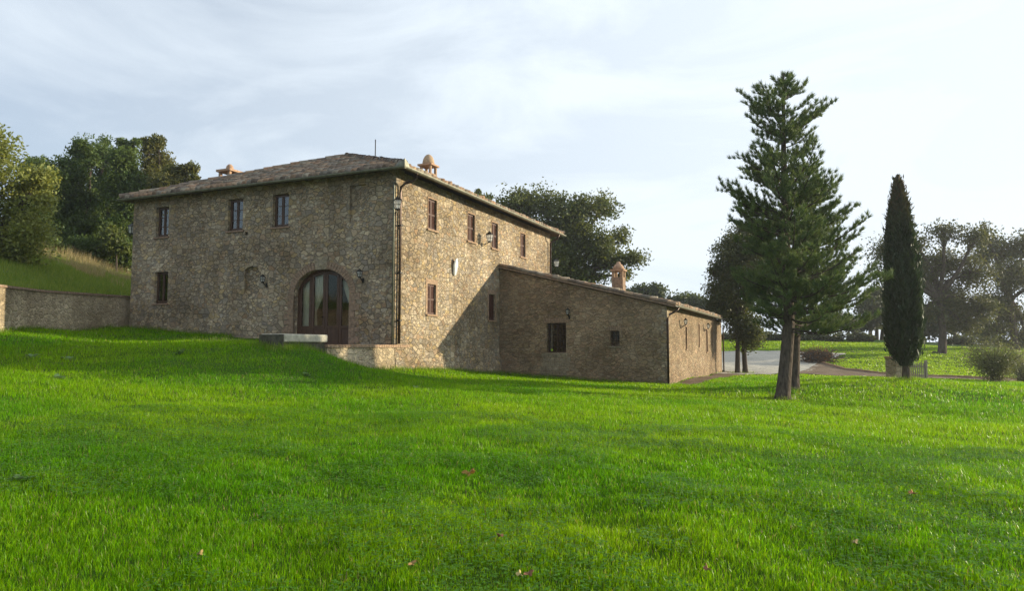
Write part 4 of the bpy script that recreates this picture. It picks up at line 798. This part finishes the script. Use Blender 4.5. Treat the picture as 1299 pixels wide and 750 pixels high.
broadleaf('oak_tree', 'far dark round tree behind the bowed oak trunk', DG, at(1215, 76), 76, [(1212, 402, 30, 20), (1180, 410, 24, 18), (1160, 405, 20, 20), (1240, 415, 24, 18)], leafc=((.03, .05, .025), (.055, .075, .035)), nclus=120, per=120, leaf=.38, clus_r=.75, trunk_r=.3, seed=71)
broadleaf('oak_tree', 'low dark tree behind the lawn crest, half hidden by the pine', DG, at(1050, 84), 84, [(1050, 408, 30, 12), (1080, 412, 20, 10), (1020, 412, 22, 10)], leafc=dc, nclus=70, per=110, leaf=.4, clus_r=.7, trunk_r=.25, seed=72)
for i, (u, lob, lab) in enumerate([(1225, [(1226, 432, 20, 7), (1205, 436, 12, 5)], 'low dark bush on the lawn crest between the two right oaks'), (1170, [(1166, 437, 8, 5), (1158, 430, 6, 6)], 'low bush on the lawn crest just right of the cypress'), (940, [(930, 428, 22, 7), (955, 427, 18, 7)], 'dark bush on the lawn crest behind the twin-stemmed evergreen'), (985, [(980, 428, 20, 6), (996, 429, 14, 5)], 'dark bush on the lawn crest behind the pine trunks'), (1040, [(1028, 429, 22, 6), (1052, 428, 18, 6)], 'dark bush on the lawn crest above the brush pile'), (1085, [(1082, 428, 20, 7), (1098, 430, 12, 5)], 'dark bush on the lawn crest left of the far slim trunks'), (1258, [(1258, 436, 16, 8), (1275, 438, 12, 6)], 'low dark bush on the lawn crest behind the track shrub'), (1297, [(1300, 434, 16, 10)], 'low dark bush on the lawn crest at the right edge')]):
    broadleaf('bush', lab, 'bushes on the lawn crest', at(u, 70), 70, lob, leafc=dc, nclus=26, per=90, leaf=.3, clus_r=.4, trunk_r=.06, seed=75+i, cat='bush')
# shrubs by the track
def shrub(label, X, Y, h, rad, nst, leafc, seed, n=5200, leaf=.09):
    r = np.random.default_rng(seed); z0 = gz1(X, Y); root = empty('shrub', (X, Y, z0)); tag(root, label, 'shrub', 'shrubs by the track'); mb = MB(); P = []
    for k in range(nst):
        a = r.uniform(0, 2*math.pi); l = r.uniform(.3, 1)*rad; hh = h*r.uniform(.6, 1.05)*(1-.3*l/rad); b0 = np.array((r.normal()*.1, r.normal()*.1, -.05)); t = np.array((math.cos(a)*l, math.sin(a)*l, hh)); m_ = np.array((t[0]*.35, t[1]*.35, hh*.55))
        mb.tube([b0, m_, t], [.025, .016, .006], 5, False)
        f = r.random((n//nst, 1)); f = .25+.78*f; pts = (1-f)**2*b0+2*f*(1-f)*m_+f*f*t; P.append(pts+r.normal(size=pts.shape)*rad*.16)
    P = np.concatenate(P); P[:, 2] = np.maximum(P[:, 2], .05); c = np.array(leafc[0])+(np.array(leafc[1])-np.array(leafc[0]))*r.random((len(P), 1)); V = leaf_quads(P, leaf, r, .4)
    mb.build('stems', M_bark, root, fix=False); fast_mesh('foliage', M_leaf, V, faces_quad=np.arange(len(V)).reshape(-1, 4), col=np.repeat(c, 4, 0), parent=root)
shrub('grey-green multi-stemmed shrub beside the track under the right oaks', at(1260, 31), 31, 2.1, 1.45, 46, ((.09, .11, .05), (.17, .19, .09)), 80, 9500)
shrub('pale silvery shrub at the right edge by the track', at(1294, 33), 33, 1.6, 1.0, 30, ((.2, .21, .14), (.32, .32, .22)), 81)
# pines
def pine(name, label, trunk_px, Y, prof, tr, nb, seed, leafc=((.055, .11, .038), (.165, .22, .07)), dy=.0):
    r = np.random.default_rng(seed); tp = []
    for (u, v) in trunk_px: x, z = px(u, v, Y); tp.append((x, Y, z))
    gx, gy = tp[0][0], Y; tp[0] = (gx, gy, gz1(gx, gy)-.25); tp = np.array(tp); z0, z1 = tp[0, 2], tp[-1, 2]
    root = empty(name, (gx, gy, gz1(gx, gy))); tag(root, label, 'pine tree', 'pine trees on the lawn')
    zz = np.linspace(0, 1, 26); zi = z0+(z1-z0)*zz; axx = np.interp(zi, tp[:, 2], tp[:, 0]); rad = tr*(1-zz)**.8+.018; rad[0] *= 1.5; rad[1] *= 1.08
    mt = MB(); mt.tube([(axx[i], Y+.12*math.sin(zz[i]*4), zi[i]) for i in range(26)], list(rad), 12)
    o = mt.build('trunk', M_bark, root, smooth=True); o.matrix_parent_inverse = Matrix.Translation(-root.location)
    pv = np.array([(px(0, v, Y)[1], l*Y/900, rr*Y/900) for v, l, rr in prof]); pv = pv[::-1]          # ascending z
    mb = MB(); T = []; D = []
    zs = np.linspace(pv[0, 0]+.1, z1-.12, nb//6)
    for wi, zc in enumerate(zs):
        ph0 = r.uniform(0, 6.28)
        for k in range(6):
            if r.random() < .05: continue
            a = ph0+k*2*math.pi/6+r.normal()*.3; zb = min(zc+r.normal()*.24, z1-.1); fz = (zb-pv[0, 0])/(z1-pv[0, 0])
            l_ = np.interp(zb, pv[:, 0], pv[:, 1]); r_ = np.interp(zb, pv[:, 0], pv[:, 2]); c = math.cos(a); Lb = (l_*(1-c)/2+r_*(1+c)/2)*r.choice([1.0, .85, .6, .35], p=[.42, .26, .18, .14])*r.uniform(.9, 1.08)
            if Lb < .12: Lb = .12
            x0 = np.interp(zb, tp[:, 2], tp[:, 0]); elev = -.12+.55*fz+r.normal()*.15; d = np.array((math.cos(a), math.sin(a), 0)); p0 = np.array((x0, Y, zb-math.sin(elev)*Lb*.5-.1*Lb))
            n = 7; f = np.linspace(0, 1, n)[:, None]; pts = p0+d*Lb*f+np.array((0, 0, 1))*(math.sin(elev)*Lb*f+.30*Lb*(f**2.2)-.05*Lb*np.sin(f*3.1))
            side = np.array((-d[1], d[0], 0)); pts = pts+side*(r.normal()*.08*Lb*f**2)
            mb.tube(pts, list((.012+.014*Lb)*(1-f[:, 0]*.85)), 5, False)
            s = .22*Lb; 
            while s < Lb:
                ff = s/Lb; pb = np.array([np.interp(ff, f[:, 0], pts[:, i]) for i in range(3)]); sg = r.choice((-1, 1)); tl = min(.8, (.42*(Lb-s)+.30)*r.uniform(.7, 1.2))*min(1, .4+Lb*.8); td = d*r.uniform(.5, .9)+side*sg*r.uniform(.5, 1)+np.array((0, 0, r.uniform(.0, .9))); td /= np.linalg.norm(td)
                pe = pb+td*tl+np.array((0, 0, .12*tl)); mb.tube([pb, (pb+pe)/2-np.array((0, 0, .03*tl)), pe], [.009, .007, .005], 3, False)
                for q_ in np.arange(.25 if tl > .3 else .6, 1.01, .15/max(tl, .15)): T.append(pb+(pe-pb)*q_); D.append(td*.6+np.array((0, 0, .75)))
                s += r.uniform(.09, .17)
            T.append(pts[-1]); D.append(d*.5+np.array((0, 0, .8))); T.append(pts[-2]); D.append(d*.6+np.array((0, 0, .7)))
    for k in range(7): T.append(np.array((tp[-1, 0], Y, z1-.08*k))); D.append(np.array((0, 0, 1.)))
    o = mb.build('branches', M_barkd, root, smooth=True, fix=False); o.matrix_parent_inverse = Matrix.Translation(-root.location)
    T = np.array(T); D = np.array(D); nn = 30; n = len(T); c = np.repeat(T, nn, 0); d = np.repeat(D, nn, 0); d = d/np.linalg.norm(d, axis=1, keepdims=True)+r.normal(size=(n*nn, 3))*.42; d /= np.linalg.norm(d, axis=1, keepdims=True)
    ln = r.uniform(.11, .21, (n*nn, 1)); sd_ = np.cross(d, r.normal(size=d.shape)); sd_ /= np.linalg.norm(sd_, axis=1, keepdims=True); wdt = .009; c = c-d*.02+r.normal(size=c.shape)*.018
    V = np.stack([c-sd_*wdt, c+sd_*wdt, c+d*ln], 1).reshape(-1, 3); t = np.clip(np.repeat(r.random((n, 1)), nn, 0)*.75+r.random((n*nn, 1))*.3, 0, 1); col = np.array(leafc[0])*(1-t)+np.array(leafc[1])*t
    o = fast_mesh('crown', M_needle, V, faces_tri=np.arange(len(V)).reshape(-1, 3), col=np.repeat(col, 3, 0), parent=root); o.matrix_parent_inverse = Matrix.Translation(-root.location)
    print(name, 'tufts', n)
P1 = [(95, 8, 8), (108, 16, 14), (120, 34, 26), (132, 52, 44), (145, 58, 58), (155, 56, 58), (168, 44, 50), (180, 30, 40), (192, 36, 34), (205, 52, 44), (218, 66, 66), (230, 86, 80), (242, 92, 76), (256, 78, 60), (270, 80, 72), (288, 84, 88), (305, 72, 96), (330, 74, 104), (352, 72, 108), (375, 66, 112), (395, 60, 108), (412, 30, 96)]
pine('pine_tree', 'tall full-crowned pine in front with leaning trunk, nearest tree on the lawn', [(992, 508), (999, 455), (1003, 410), (1000, 330), (997, 250), (994, 170), (993, 94)], 22.4, P1, .20, 198, 5)
P2 = [(215, 8, 8), (240, 25, 30), (270, 40, 50), (300, 50, 62), (330, 56, 72), (360, 58, 80), (390, 56, 84), (415, 44, 78)]
pine('pine_tree', 'second pine directly behind the tall pine, its thinner trunk showing right', [(1007, 495), (1010, 450), (1012, 410), (1018, 330), (1022, 270), (1024, 212)], 24.9, P2, .18, 96, 6)
# cypress
def cypress(label, X, Y, prof, seed):
    r = np.random.default_rng(seed); z0 = gz1(X, Y); root = empty('cypress_tree', (X, Y, z0)); tag(root, label, 'cypress tree')
    pv = np.array([(px(0, v, Y)[1]-z0, .84*rr*Y/900) for v, rr in prof])[::-1]
    MB().tube([(0, 0, -.2), (.02, 0, .5), (0, 0, 3), (0, 0, pv[-1, 0]-.6)], [.17, .13, .10, .02], 8).build('trunk', M_bark, root)
    n = 46000; z = pv[0, 0]+(pv[-1, 0]-pv[0, 0])*r.random(n); R_ = np.interp(z, pv[:, 0], pv[:, 1]); keep = r.random(n) < (R_/R_.max())**.8+.1; z, R_ = z[keep], R_[keep]; a = r.uniform(0, 2*math.pi, len(z))
    lump = .74+.46*fbm(a*2.4+3, z*.9, 4)+.05*np.sin(a*6+z*.7); f = r.random(len(z))**.35; rad = R_*lump*f*1.04+(r.random(len(z)) < .10)*r.uniform(0, .17, len(z))
    c = np.stack([np.cos(a)*rad, np.sin(a)*rad, z], 1); d = np.stack([np.cos(a)*.35, np.sin(a)*.35, np.ones(len(z))], 1)
    V = leaf_quads(c, .25, r, .2, dirs=d); t = np.clip(fbm(a*3, z*3)*.8+r.random(len(z))*.4-.1, 0, 1)[:, None]; col = np.array((.016, .036, .016))*(1-t)+np.array((.045, .075, .03))*t
    top = np.clip((z-pv[-1, 0]*.72)/(pv[-1, 0]*.2), 0, 1)[:, None]*r.random((len(z), 1)); col = col*(1-top*.6)+np.array((.14, .06, .03))*top*.6  # reddish flare tint put into the top leaf colour, over a slight brown
    fast_mesh('crown', M_needle, V, faces_quad=np.arange(len(V)).reshape(-1, 4), col=np.repeat(col, 4, 0), parent=root)
cypress('tall narrow dark cypress beside the wooden gate', at(1147, 27.2), 27.2, [(224, 1), (235, 5), (250, 9), (262, 13), (280, 15), (300, 19), (320, 21), (350, 23), (380, 25), (410, 26), (435, 25), (450, 19), (459, 10), (464, 4)], 90)
# gate and gate post
p0 = (at(1136, 29.2), 29.2); z0 = gz1(*p0); gp = empty('gate_post', (*p0, z0), R(12)); tag(gp, 'square stone gate post partly hidden behind the cypress', 'gate post')
MB().box(-.3, .3, -.3, .3, -.3, .9).build('pillar', M_stone3, gp, .02); MB().box(-.34, .34, -.34, .34, .902, .97).build('cap', M_terra, gp, .01)
p1 = (at(1161, 29.0), 29.0); z0 = gz1(*p1); gt = empty('wooden_gate', (*p1, z0), R(4)); tag(gt, 'low grey picket gate right of the cypress trunk', 'gate')
b = MB()
for x in np.linspace(-.33, .3, 8): b.box(x-.022, x+.022, -.012, .012, .06, .74+.03*math.sin(x*9))
b.build('pickets', M_gatewood, gt); MB().box(-.36, .34, .013, .045, .2, .27).box(-.36, .34, .013, .045, .58, .65).build('rails', M_gatewood, gt); MB().box(.345, .43, -.05, .05, -.2, .86).build('post', M_gatewood, gt, .01)
# brush pile
def brush(X, Y):
    r = np.random.default_rng(8); z0 = gz1(X, Y); root = empty('brush_pile', (X, Y, z0)); tag(root, 'heap of brown cut branches on the lawn by the gravel', 'brush pile'); mb = MB()
    for k in range(260):
        a = r.uniform(0, 6.28); q_ = r.random()**.6; b0 = np.array((r.normal()*.6, r.normal()*.35, r.uniform(.05, .75)*(1-.3*q_))); d = np.array((math.cos(a), math.sin(a)*.6, r.uniform(-.2, .8))); mb.tube([b0, b0+d*.4+r.normal(size=3)*.05, b0+d*.75], [.03, .022, .008], 4, False)
    mb.build('branches', M_barkd, root, fix=False)
    n = 1800; P = r.normal(size=(n, 3))*np.array((.62, .4, .3))+np.array((0, 0, .45)); P[:, 2] = np.abs(P[:, 2]); V = leaf_quads(P, .12, r); c = np.array((.10, .05, .03))+(np.array((.2, .11, .06))-np.array((.10, .05, .03)))*r.random((n, 1))
    fast_mesh('dead_leaves', M_dry, V, faces_quad=np.arange(len(V)).reshape(-1, 4), col=np.repeat(c, 4, 0), parent=root)
brush(at(1036, 52), 52)
# ------------------------------------------------------------------ grass
def blades(n_bands, zf, mask, ang, seed, name, mat, label=None):
    r = np.random.default_rng(seed); VS = []; FS = []; CS = []; off = 0
    for (r0, r1, dens, hmin, hmax, wdt, tall) in n_bands:
        area = (r1**2-r0**2)*ang; n = int(area*dens); rr = np.sqrt(r.uniform(r0**2, r1**2, n)); th = r.uniform(-ang, ang, n); x = rr*np.sin(th); y = rr*np.cos(th)
        pn = fbm(x*.9, y*.9, 3); cl_ = fbm(x*.35+90, y*.35+20, 3)
        tf = vnoise(x*7.3+11, y*7.3+5); k = mask(x, y) & (r.random(n) < .25+.8*pn+.7*tf); x, y, pn, cl_, tf = x[k], y[k], pn[k], cl_[k], tf[k]; n = len(x); z = zf(x, y)
        h = (hmin+(hmax-hmin)*r.random(n)**1.4)*(.45+.8*pn+.45*tf); a = r.uniform(0, 2*math.pi, n); lean = r.uniform(.05, .75, n)*h; la = a+r.normal(0, .8, n)+math.pi/2
        w2 = wdt*r.uniform(.6, 1.3, n)/2; cx_, sx_ = np.cos(a)*w2, np.sin(a)*w2; lx, ly = np.cos(la)*lean, np.sin(la)*lean
        c = np.array((.075, .23, .001))+(np.array((.21, .35, .002))-np.array((.075, .23, .001)))*np.clip(r.random(n)*.75+cl_*1.3-.6, 0, 1)[:, None]
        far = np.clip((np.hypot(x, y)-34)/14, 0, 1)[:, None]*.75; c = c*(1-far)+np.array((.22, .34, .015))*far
        c *= r.uniform(.45, 1.5, (n, 1)); dry = r.random(n) < .035; c[dry] = np.array((.30, .25, .12))*r.uniform(.7, 1.2, (dry.sum(), 1))
        b0 = np.stack([x-cx_, y-sx_, z-.01], 1); b1 = np.stack([x+cx_, y+sx_, z-.01], 1); tip = np.stack([x+lx, y+ly, z+h], 1)
        if tall:
            m0 = np.stack([x-cx_*.8+lx*.3, y-sx_*.8+ly*.3, z+h*.58], 1); m1 = np.stack([x+cx_*.8+lx*.3, y+sx_*.8+ly*.3, z+h*.58], 1); V = np.stack([b0, b1, m1, m0, tip], 1).reshape(-1, 3); i = off+np.arange(n)[:, None]*5
            FS.append(np.concatenate([i+np.array((0, 1, 2)), i+np.array((0, 2, 3)), i+np.array((3, 2, 4))])); CS.append(np.repeat(c, 5, 0)); off += 5*n
        else:
            V = np.stack([b0, b1, tip], 1).reshape(-1, 3); i = off+np.arange(n)[:, None]*3; FS.append(i+np.array((0, 1, 2))); CS.append(np.repeat(c, 3, 0)); off += 3*n
        VS.append(V)
    o = fast_mesh(name, mat, np.concatenate(VS), faces_tri=np.concatenate(FS), col=np.concatenate(CS)); o['kind'] = 'stuff'; print(name, sum(len(f) for f in FS), 'tris')
    return o
def in_poly(x, y, poly):
    r = np.zeros(len(x), bool); n = len(poly)
    for i in range(n):
        (x1, y1), (x2, y2) = poly[i], poly[(i+1) % n]
        if y1 == y2: continue
        c = ((y1 > y) != (y2 > y)) & (x < (x2-x1)*(y-y1)/(y2-y1)+x1); r ^= c
    return r
NOG = [YARD_L+YARD_R[::-1], TRK_N+TRK_F[::-1], [tuple(p) for p in pa+pb[::-1]], [tuple(hw(*p)) for p in ((-13.3, 0), (0, 0), (.1, 8.9), (7.9, 8.9), (7.9, 26.8), (-13.3, 26.8))], [tuple(hw(*p)) for p in ((-7.4, -3.6), (.1, -3.7), (.2, 0), (-7.4, 0))], [tuple(hw(*p)) for p in ((-.8, -5.5), (-.05, -5.5), (-.05, -3.7), (-.8, -3.7))]]
def lawn_mask(x, y):
    k = x > wallx(y)+.05
    for p in NOG: k &= ~in_poly(x, y, p)
    return k
blades([(3.2, 6.5, 6600, .026, .074, .0043, True), (6.5, 10, 4600, .028, .076, .0055, True), (10, 15, 2700, .032, .085, .0075, False), (15, 24, 1300, .04, .10, .011, False), (24, 40, 480, .045, .11, .02, False), (40, 78, 150, .04, .08, .06, False)], gz, lawn_mask, R(41), 11, 'grass', M_grass)
def edge_grass():
    r = np.random.default_rng(33); XY = []
    def line(pts, per, spread):
        pts = np.array(pts, float)
        for i in range(len(pts)-1):
            l = np.hypot(*(pts[i+1]-pts[i])); n = int(l*per); t = r.random(n)[:, None]; XY.append(pts[i]+(pts[i+1]-pts[i])*t+r.normal(size=(n, 2))*spread)
    line([hw(-13.3, -.12), hw(-7.4, -.12)], 260, .07); line([hw(-7.4, -3.75), hw(-.9, -3.75)], 200, .1); line([hw(.22, -3.7), hw(.3, 0), hw(.4, 8.75), hw(7.7, 8.78)], 240, .07)
    line([hw(-1.0, -5.75), hw(.1, -5.75), hw(.12, -3.7)], 420, .12); line([(wallx(y)+.12, y) for y in (17, 20.8, 25, 31)], 220, .08)
    for tx, ty, rad in ((at(992, 22.4), 22.4, .3), (at(1007, 24.9), 24.9, .26), (at(1147, 27.2), 27.2, .25), (at(1136, 29.2), 29.2, .45), (at(1161, 29), 29, .45), (at(940, 44), 44, .6)):
        n = 260; a = r.uniform(0, 6.28, n); q_ = rad+np.abs(r.normal(0, .12, n)); XY.append(np.stack([tx+np.cos(a)*q_, ty+np.sin(a)*q_], 1))
    P = np.concatenate(XY); x, y = P[:, 0], P[:, 1]; n = len(x); z = gz(x, y); h = r.uniform(.07, .24, n); a = r.uniform(0, 6.28, n); la = r.uniform(0, 6.28, n); lean = h*r.uniform(.1, .7, n); w2 = .008
    b0 = np.stack([x-np.cos(a)*w2, y-np.sin(a)*w2, z-.03], 1); b1 = np.stack([x+np.cos(a)*w2, y+np.sin(a)*w2, z-.03], 1); tip = np.stack([x+np.cos(la)*lean, y+np.sin(la)*lean, z+h], 1)
    c = np.array((.07, .18, .01))+(np.array((.22, .27, .05))-np.array((.07, .18, .01)))*r.random((n, 1)); V = np.stack([b0, b1, tip], 1).reshape(-1, 3)
    tag(fast_mesh('edge_grass', M_grass, V, faces_tri=np.arange(len(V)).reshape(-1, 3), col=np.repeat(c, 3, 0)), kind='stuff')
edge_grass()
# clover leaves in patches
r = np.random.default_rng(12); n = 110000; rr = np.sqrt(r.uniform(3.5**2, 14**2, n)); th = r.uniform(-R(40), R(40), n); x, y = rr*np.sin(th), rr*np.cos(th); k = (fbm(x*1.1+7, y*1.1+31, 3) > .50); x, y = x[k], y[k]; n = len(x)
z = gz(x, y)+r.uniform(.03, .075, n); P = np.stack([x, y, z], 1); P3 = np.repeat(P, 3, 0); a = np.repeat(r.uniform(0, 6.28, n), 3)+np.tile([0, 2.09, 4.19], n); d = np.stack([np.cos(a), np.sin(a), r.uniform(-.25, .35, 3*n)], 1); b = np.stack([-np.sin(a), np.cos(a), r.normal(0, .2, 3*n)], 1); s = np.repeat(r.uniform(.009, .019, n), 3)[:, None]
V = np.stack([P3, P3+d*s*.6+b*s*.55, P3+d*s*1.2, P3+d*s*.6-b*s*.55], 1).reshape(-1, 3); c = np.repeat(np.array((.075, .19, .008))*r.uniform(.8, 1.5, (n, 1)), 12, 0)
tag(fast_mesh('clover', M_grass, V, faces_quad=np.arange(len(V)).reshape(-1, 4), col=c), kind='stuff')
# bank: short grass and tall dry stalks
def bank(name, n, h0, h1, wdt, cols, seed, thr, mat):
    r = np.random.default_rng(seed); y = r.uniform(17, 50, n); d = r.uniform(.1, 15, n); x = wallx(y)-.3-d; k = fbm(x*.5+3, y*.5+60, 3)+.25*np.clip((d-5)/4, -1, 1) > thr; x, y = x[k], y[k]; n = len(x); z = hillz(x, y); h = r.uniform(h0, h1, n); a = r.uniform(0, 6.28, n); la = r.uniform(0, 6.28, n); lean = h*r.uniform(.1, .6, n); w2 = wdt/2
    b0 = np.stack([x-np.cos(a)*w2, y-np.sin(a)*w2, z-.02], 1); b1 = np.stack([x+np.cos(a)*w2, y+np.sin(a)*w2, z-.02], 1); tip = np.stack([x+np.cos(la)*lean, y+np.sin(la)*lean, z+h], 1); c = np.array(cols[0])+(np.array(cols[1])-np.array(cols[0]))*r.random((n, 1))
    V = np.stack([b0, b1, tip], 1).reshape(-1, 3); return tag(fast_mesh(name, mat, V, faces_tri=np.arange(len(V)).reshape(-1, 3), col=np.repeat(c, 3, 0)), kind='stuff')
bank('bank_grass', 150000, .08, .3, .03, ((.11, .19, .025), (.23, .27, .055)), 14, 0, M_grass)
bank('dry_stalks', 70000, .3, .9, .02, ((.28, .22, .11), (.48, .39, .21)), 15, .54, M_dry)
# fallen leaves and weeds
def fallen_leaf(x, y, s, rz, label, colr):
    r = np.random.default_rng(int(abs(x*100+y*10))); n = 26; vs = [(0, 0, .03)]; 
    for i in range(n): a = 2*math.pi*i/n; q_ = s*(.74+.2*math.cos(5*a)+.14*math.cos(3*a+1))*(1+.1*r.normal()); vs.append((math.cos(a)*q_, math.sin(a)*q_*.7, .03+.7*s*math.sin(2*a+1)*.5+.15*s*r.normal()*.3))
    mb = MB().add(vs, [(0, i+1, (i+1) % n+1) for i in range(n)])
    o = mb.build('fallen_leaf', plain('leaf_'+str(len(bpy.data.materials)), colr, .8, 0, 30, .3), None, fix=False); m_ = o.modifiers.new('thick', 'SOLIDIFY'); m_.thickness = .004
    o.location = (x, y, gz1(x, y)+.045); o.rotation_euler = (R(18), R(-12), rz); tag(o, label, 'leaf', 'fallen leaves on the lawn')
def on_ground(u, v):
    p_ = math.atan(65/900); a = (u-650)/900; b = -(v-375)/900; d = np.array((a, math.cos(p_)-b*math.sin(p_), math.sin(p_)+b*math.cos(p_))); t = np.linspace(3, 70, 6000); zz = EYE+d[2]*t-gz(d[0]*t, d[1]*t); i = np.argmax(zz < 0); return d[0]*t[i], d[1]*t[i]
for u, v, s, lab, c in [(597, 608, .10, 'largest curled orange-brown leaf, alone in mid-lawn', (.36, .18, .05)), (658, 743, .035, 'pale yellow-brown leaf at the bottom edge of the lawn', (.40, .32, .12)), (672, 741, .04, 'dark russet leaf next to the pale leaf at the bottom edge', (.20, .10, .05)), (523, 728, .035, 'brown leaf left of centre near the bottom edge', (.26, .16, .06)), (253, 716, .035, 'brown leaf on the lower left lawn', (.28, .19, .07)), (635, 692, .035, 'small red-brown leaf between the largest leaf and the bottom edge', (.20, .10, .05)), (1157, 634, .05, 'orange leaf alone on the right lawn', (.40, .17, .07)), (896, 735, .04, 'dark brown leaf near the bottom, right of centre', (.22, .10, .05)), (1085, 700, .035, 'tan leaf on the lower right lawn', (.32, .24, .10))]:
    x, y = on_ground(u, v); fallen_leaf(x, y, s, random.uniform(0, 6), lab, c)
def weed(u, v, s, label, seed):
    r = np.random.default_rng(seed); x, y = on_ground(u, v); root = empty('weed_plant', (x, y, gz1(x, y))); tag(root, label, 'weed', 'broad-leaved weeds in the lawn')
    n = 16; V = []; F = []; C = []
    for k in range(n):
        a = r.uniform(0, 6.28); l = s*r.uniform(.6, 1.1); el = r.uniform(.25, 1.0); d = np.array((math.cos(a)*math.cos(el), math.sin(a)*math.cos(el), math.sin(el))); sd_ = np.array((-math.sin(a), math.cos(a), 0)); o = len(V); c = np.array((.10, .17, .06))*r.uniform(.8, 1.5)
        for f, w_ in ((0, .05), (.3, .12), (.5, .34), (.62, .22), (.78, .36), (1.0, .02)):
            p_ = d*l*f-np.array((0, 0, 1))*l*.35*f*f
            V += [p_-sd_*w_*l*.6, p_+sd_*w_*l*.6+np.array((0, 0, .03*l))]; C += [c, c]
        F += [(o+2*i, o+2*i+1, o+2*i+3, o+2*i+2) for i in range(5)]
    fast_mesh('leaves', M_leaf, np.array(V), faces_quad=np.array(F), col=np.array(C), parent=root)
for i, (u, v, s, lab) in enumerate([(25, 612, .17, 'large lobed weed at the far left of the lawn'), (72, 482, .3, 'pale weed patch on the upper left lawn, near the left edge'), (40, 455, .3, 'leafy weed just below the retaining wall'), (230, 449, .28, 'leafy weed below the lower left window'), (85, 458, .28, 'leafy weed between the retaining wall and the pale weed patch'), (390, 478, .22, 'small weed below the stone slab'), (530, 495, .22, 'small weed below the right corner of the terrace')]): weed(u, v, s, lab, 200+i)

# ------------------------------------------------------------------ morning haze
hm, ht, hout, HN, HK = nmat('haze_air'); pv_ = HN('ShaderNodeVolumePrincipled'); pv_.inputs['Color'].default_value = (.92, .95, 1, 1); pv_.inputs['Density'].default_value = .0005; pv_.inputs['Anisotropy'].default_value = .55; HK(pv_.outputs[0], hout.inputs['Volume'])
tag(MB().box(-160, 160, -60, 180, -25, 24).build('haze', hm), kind='stuff')
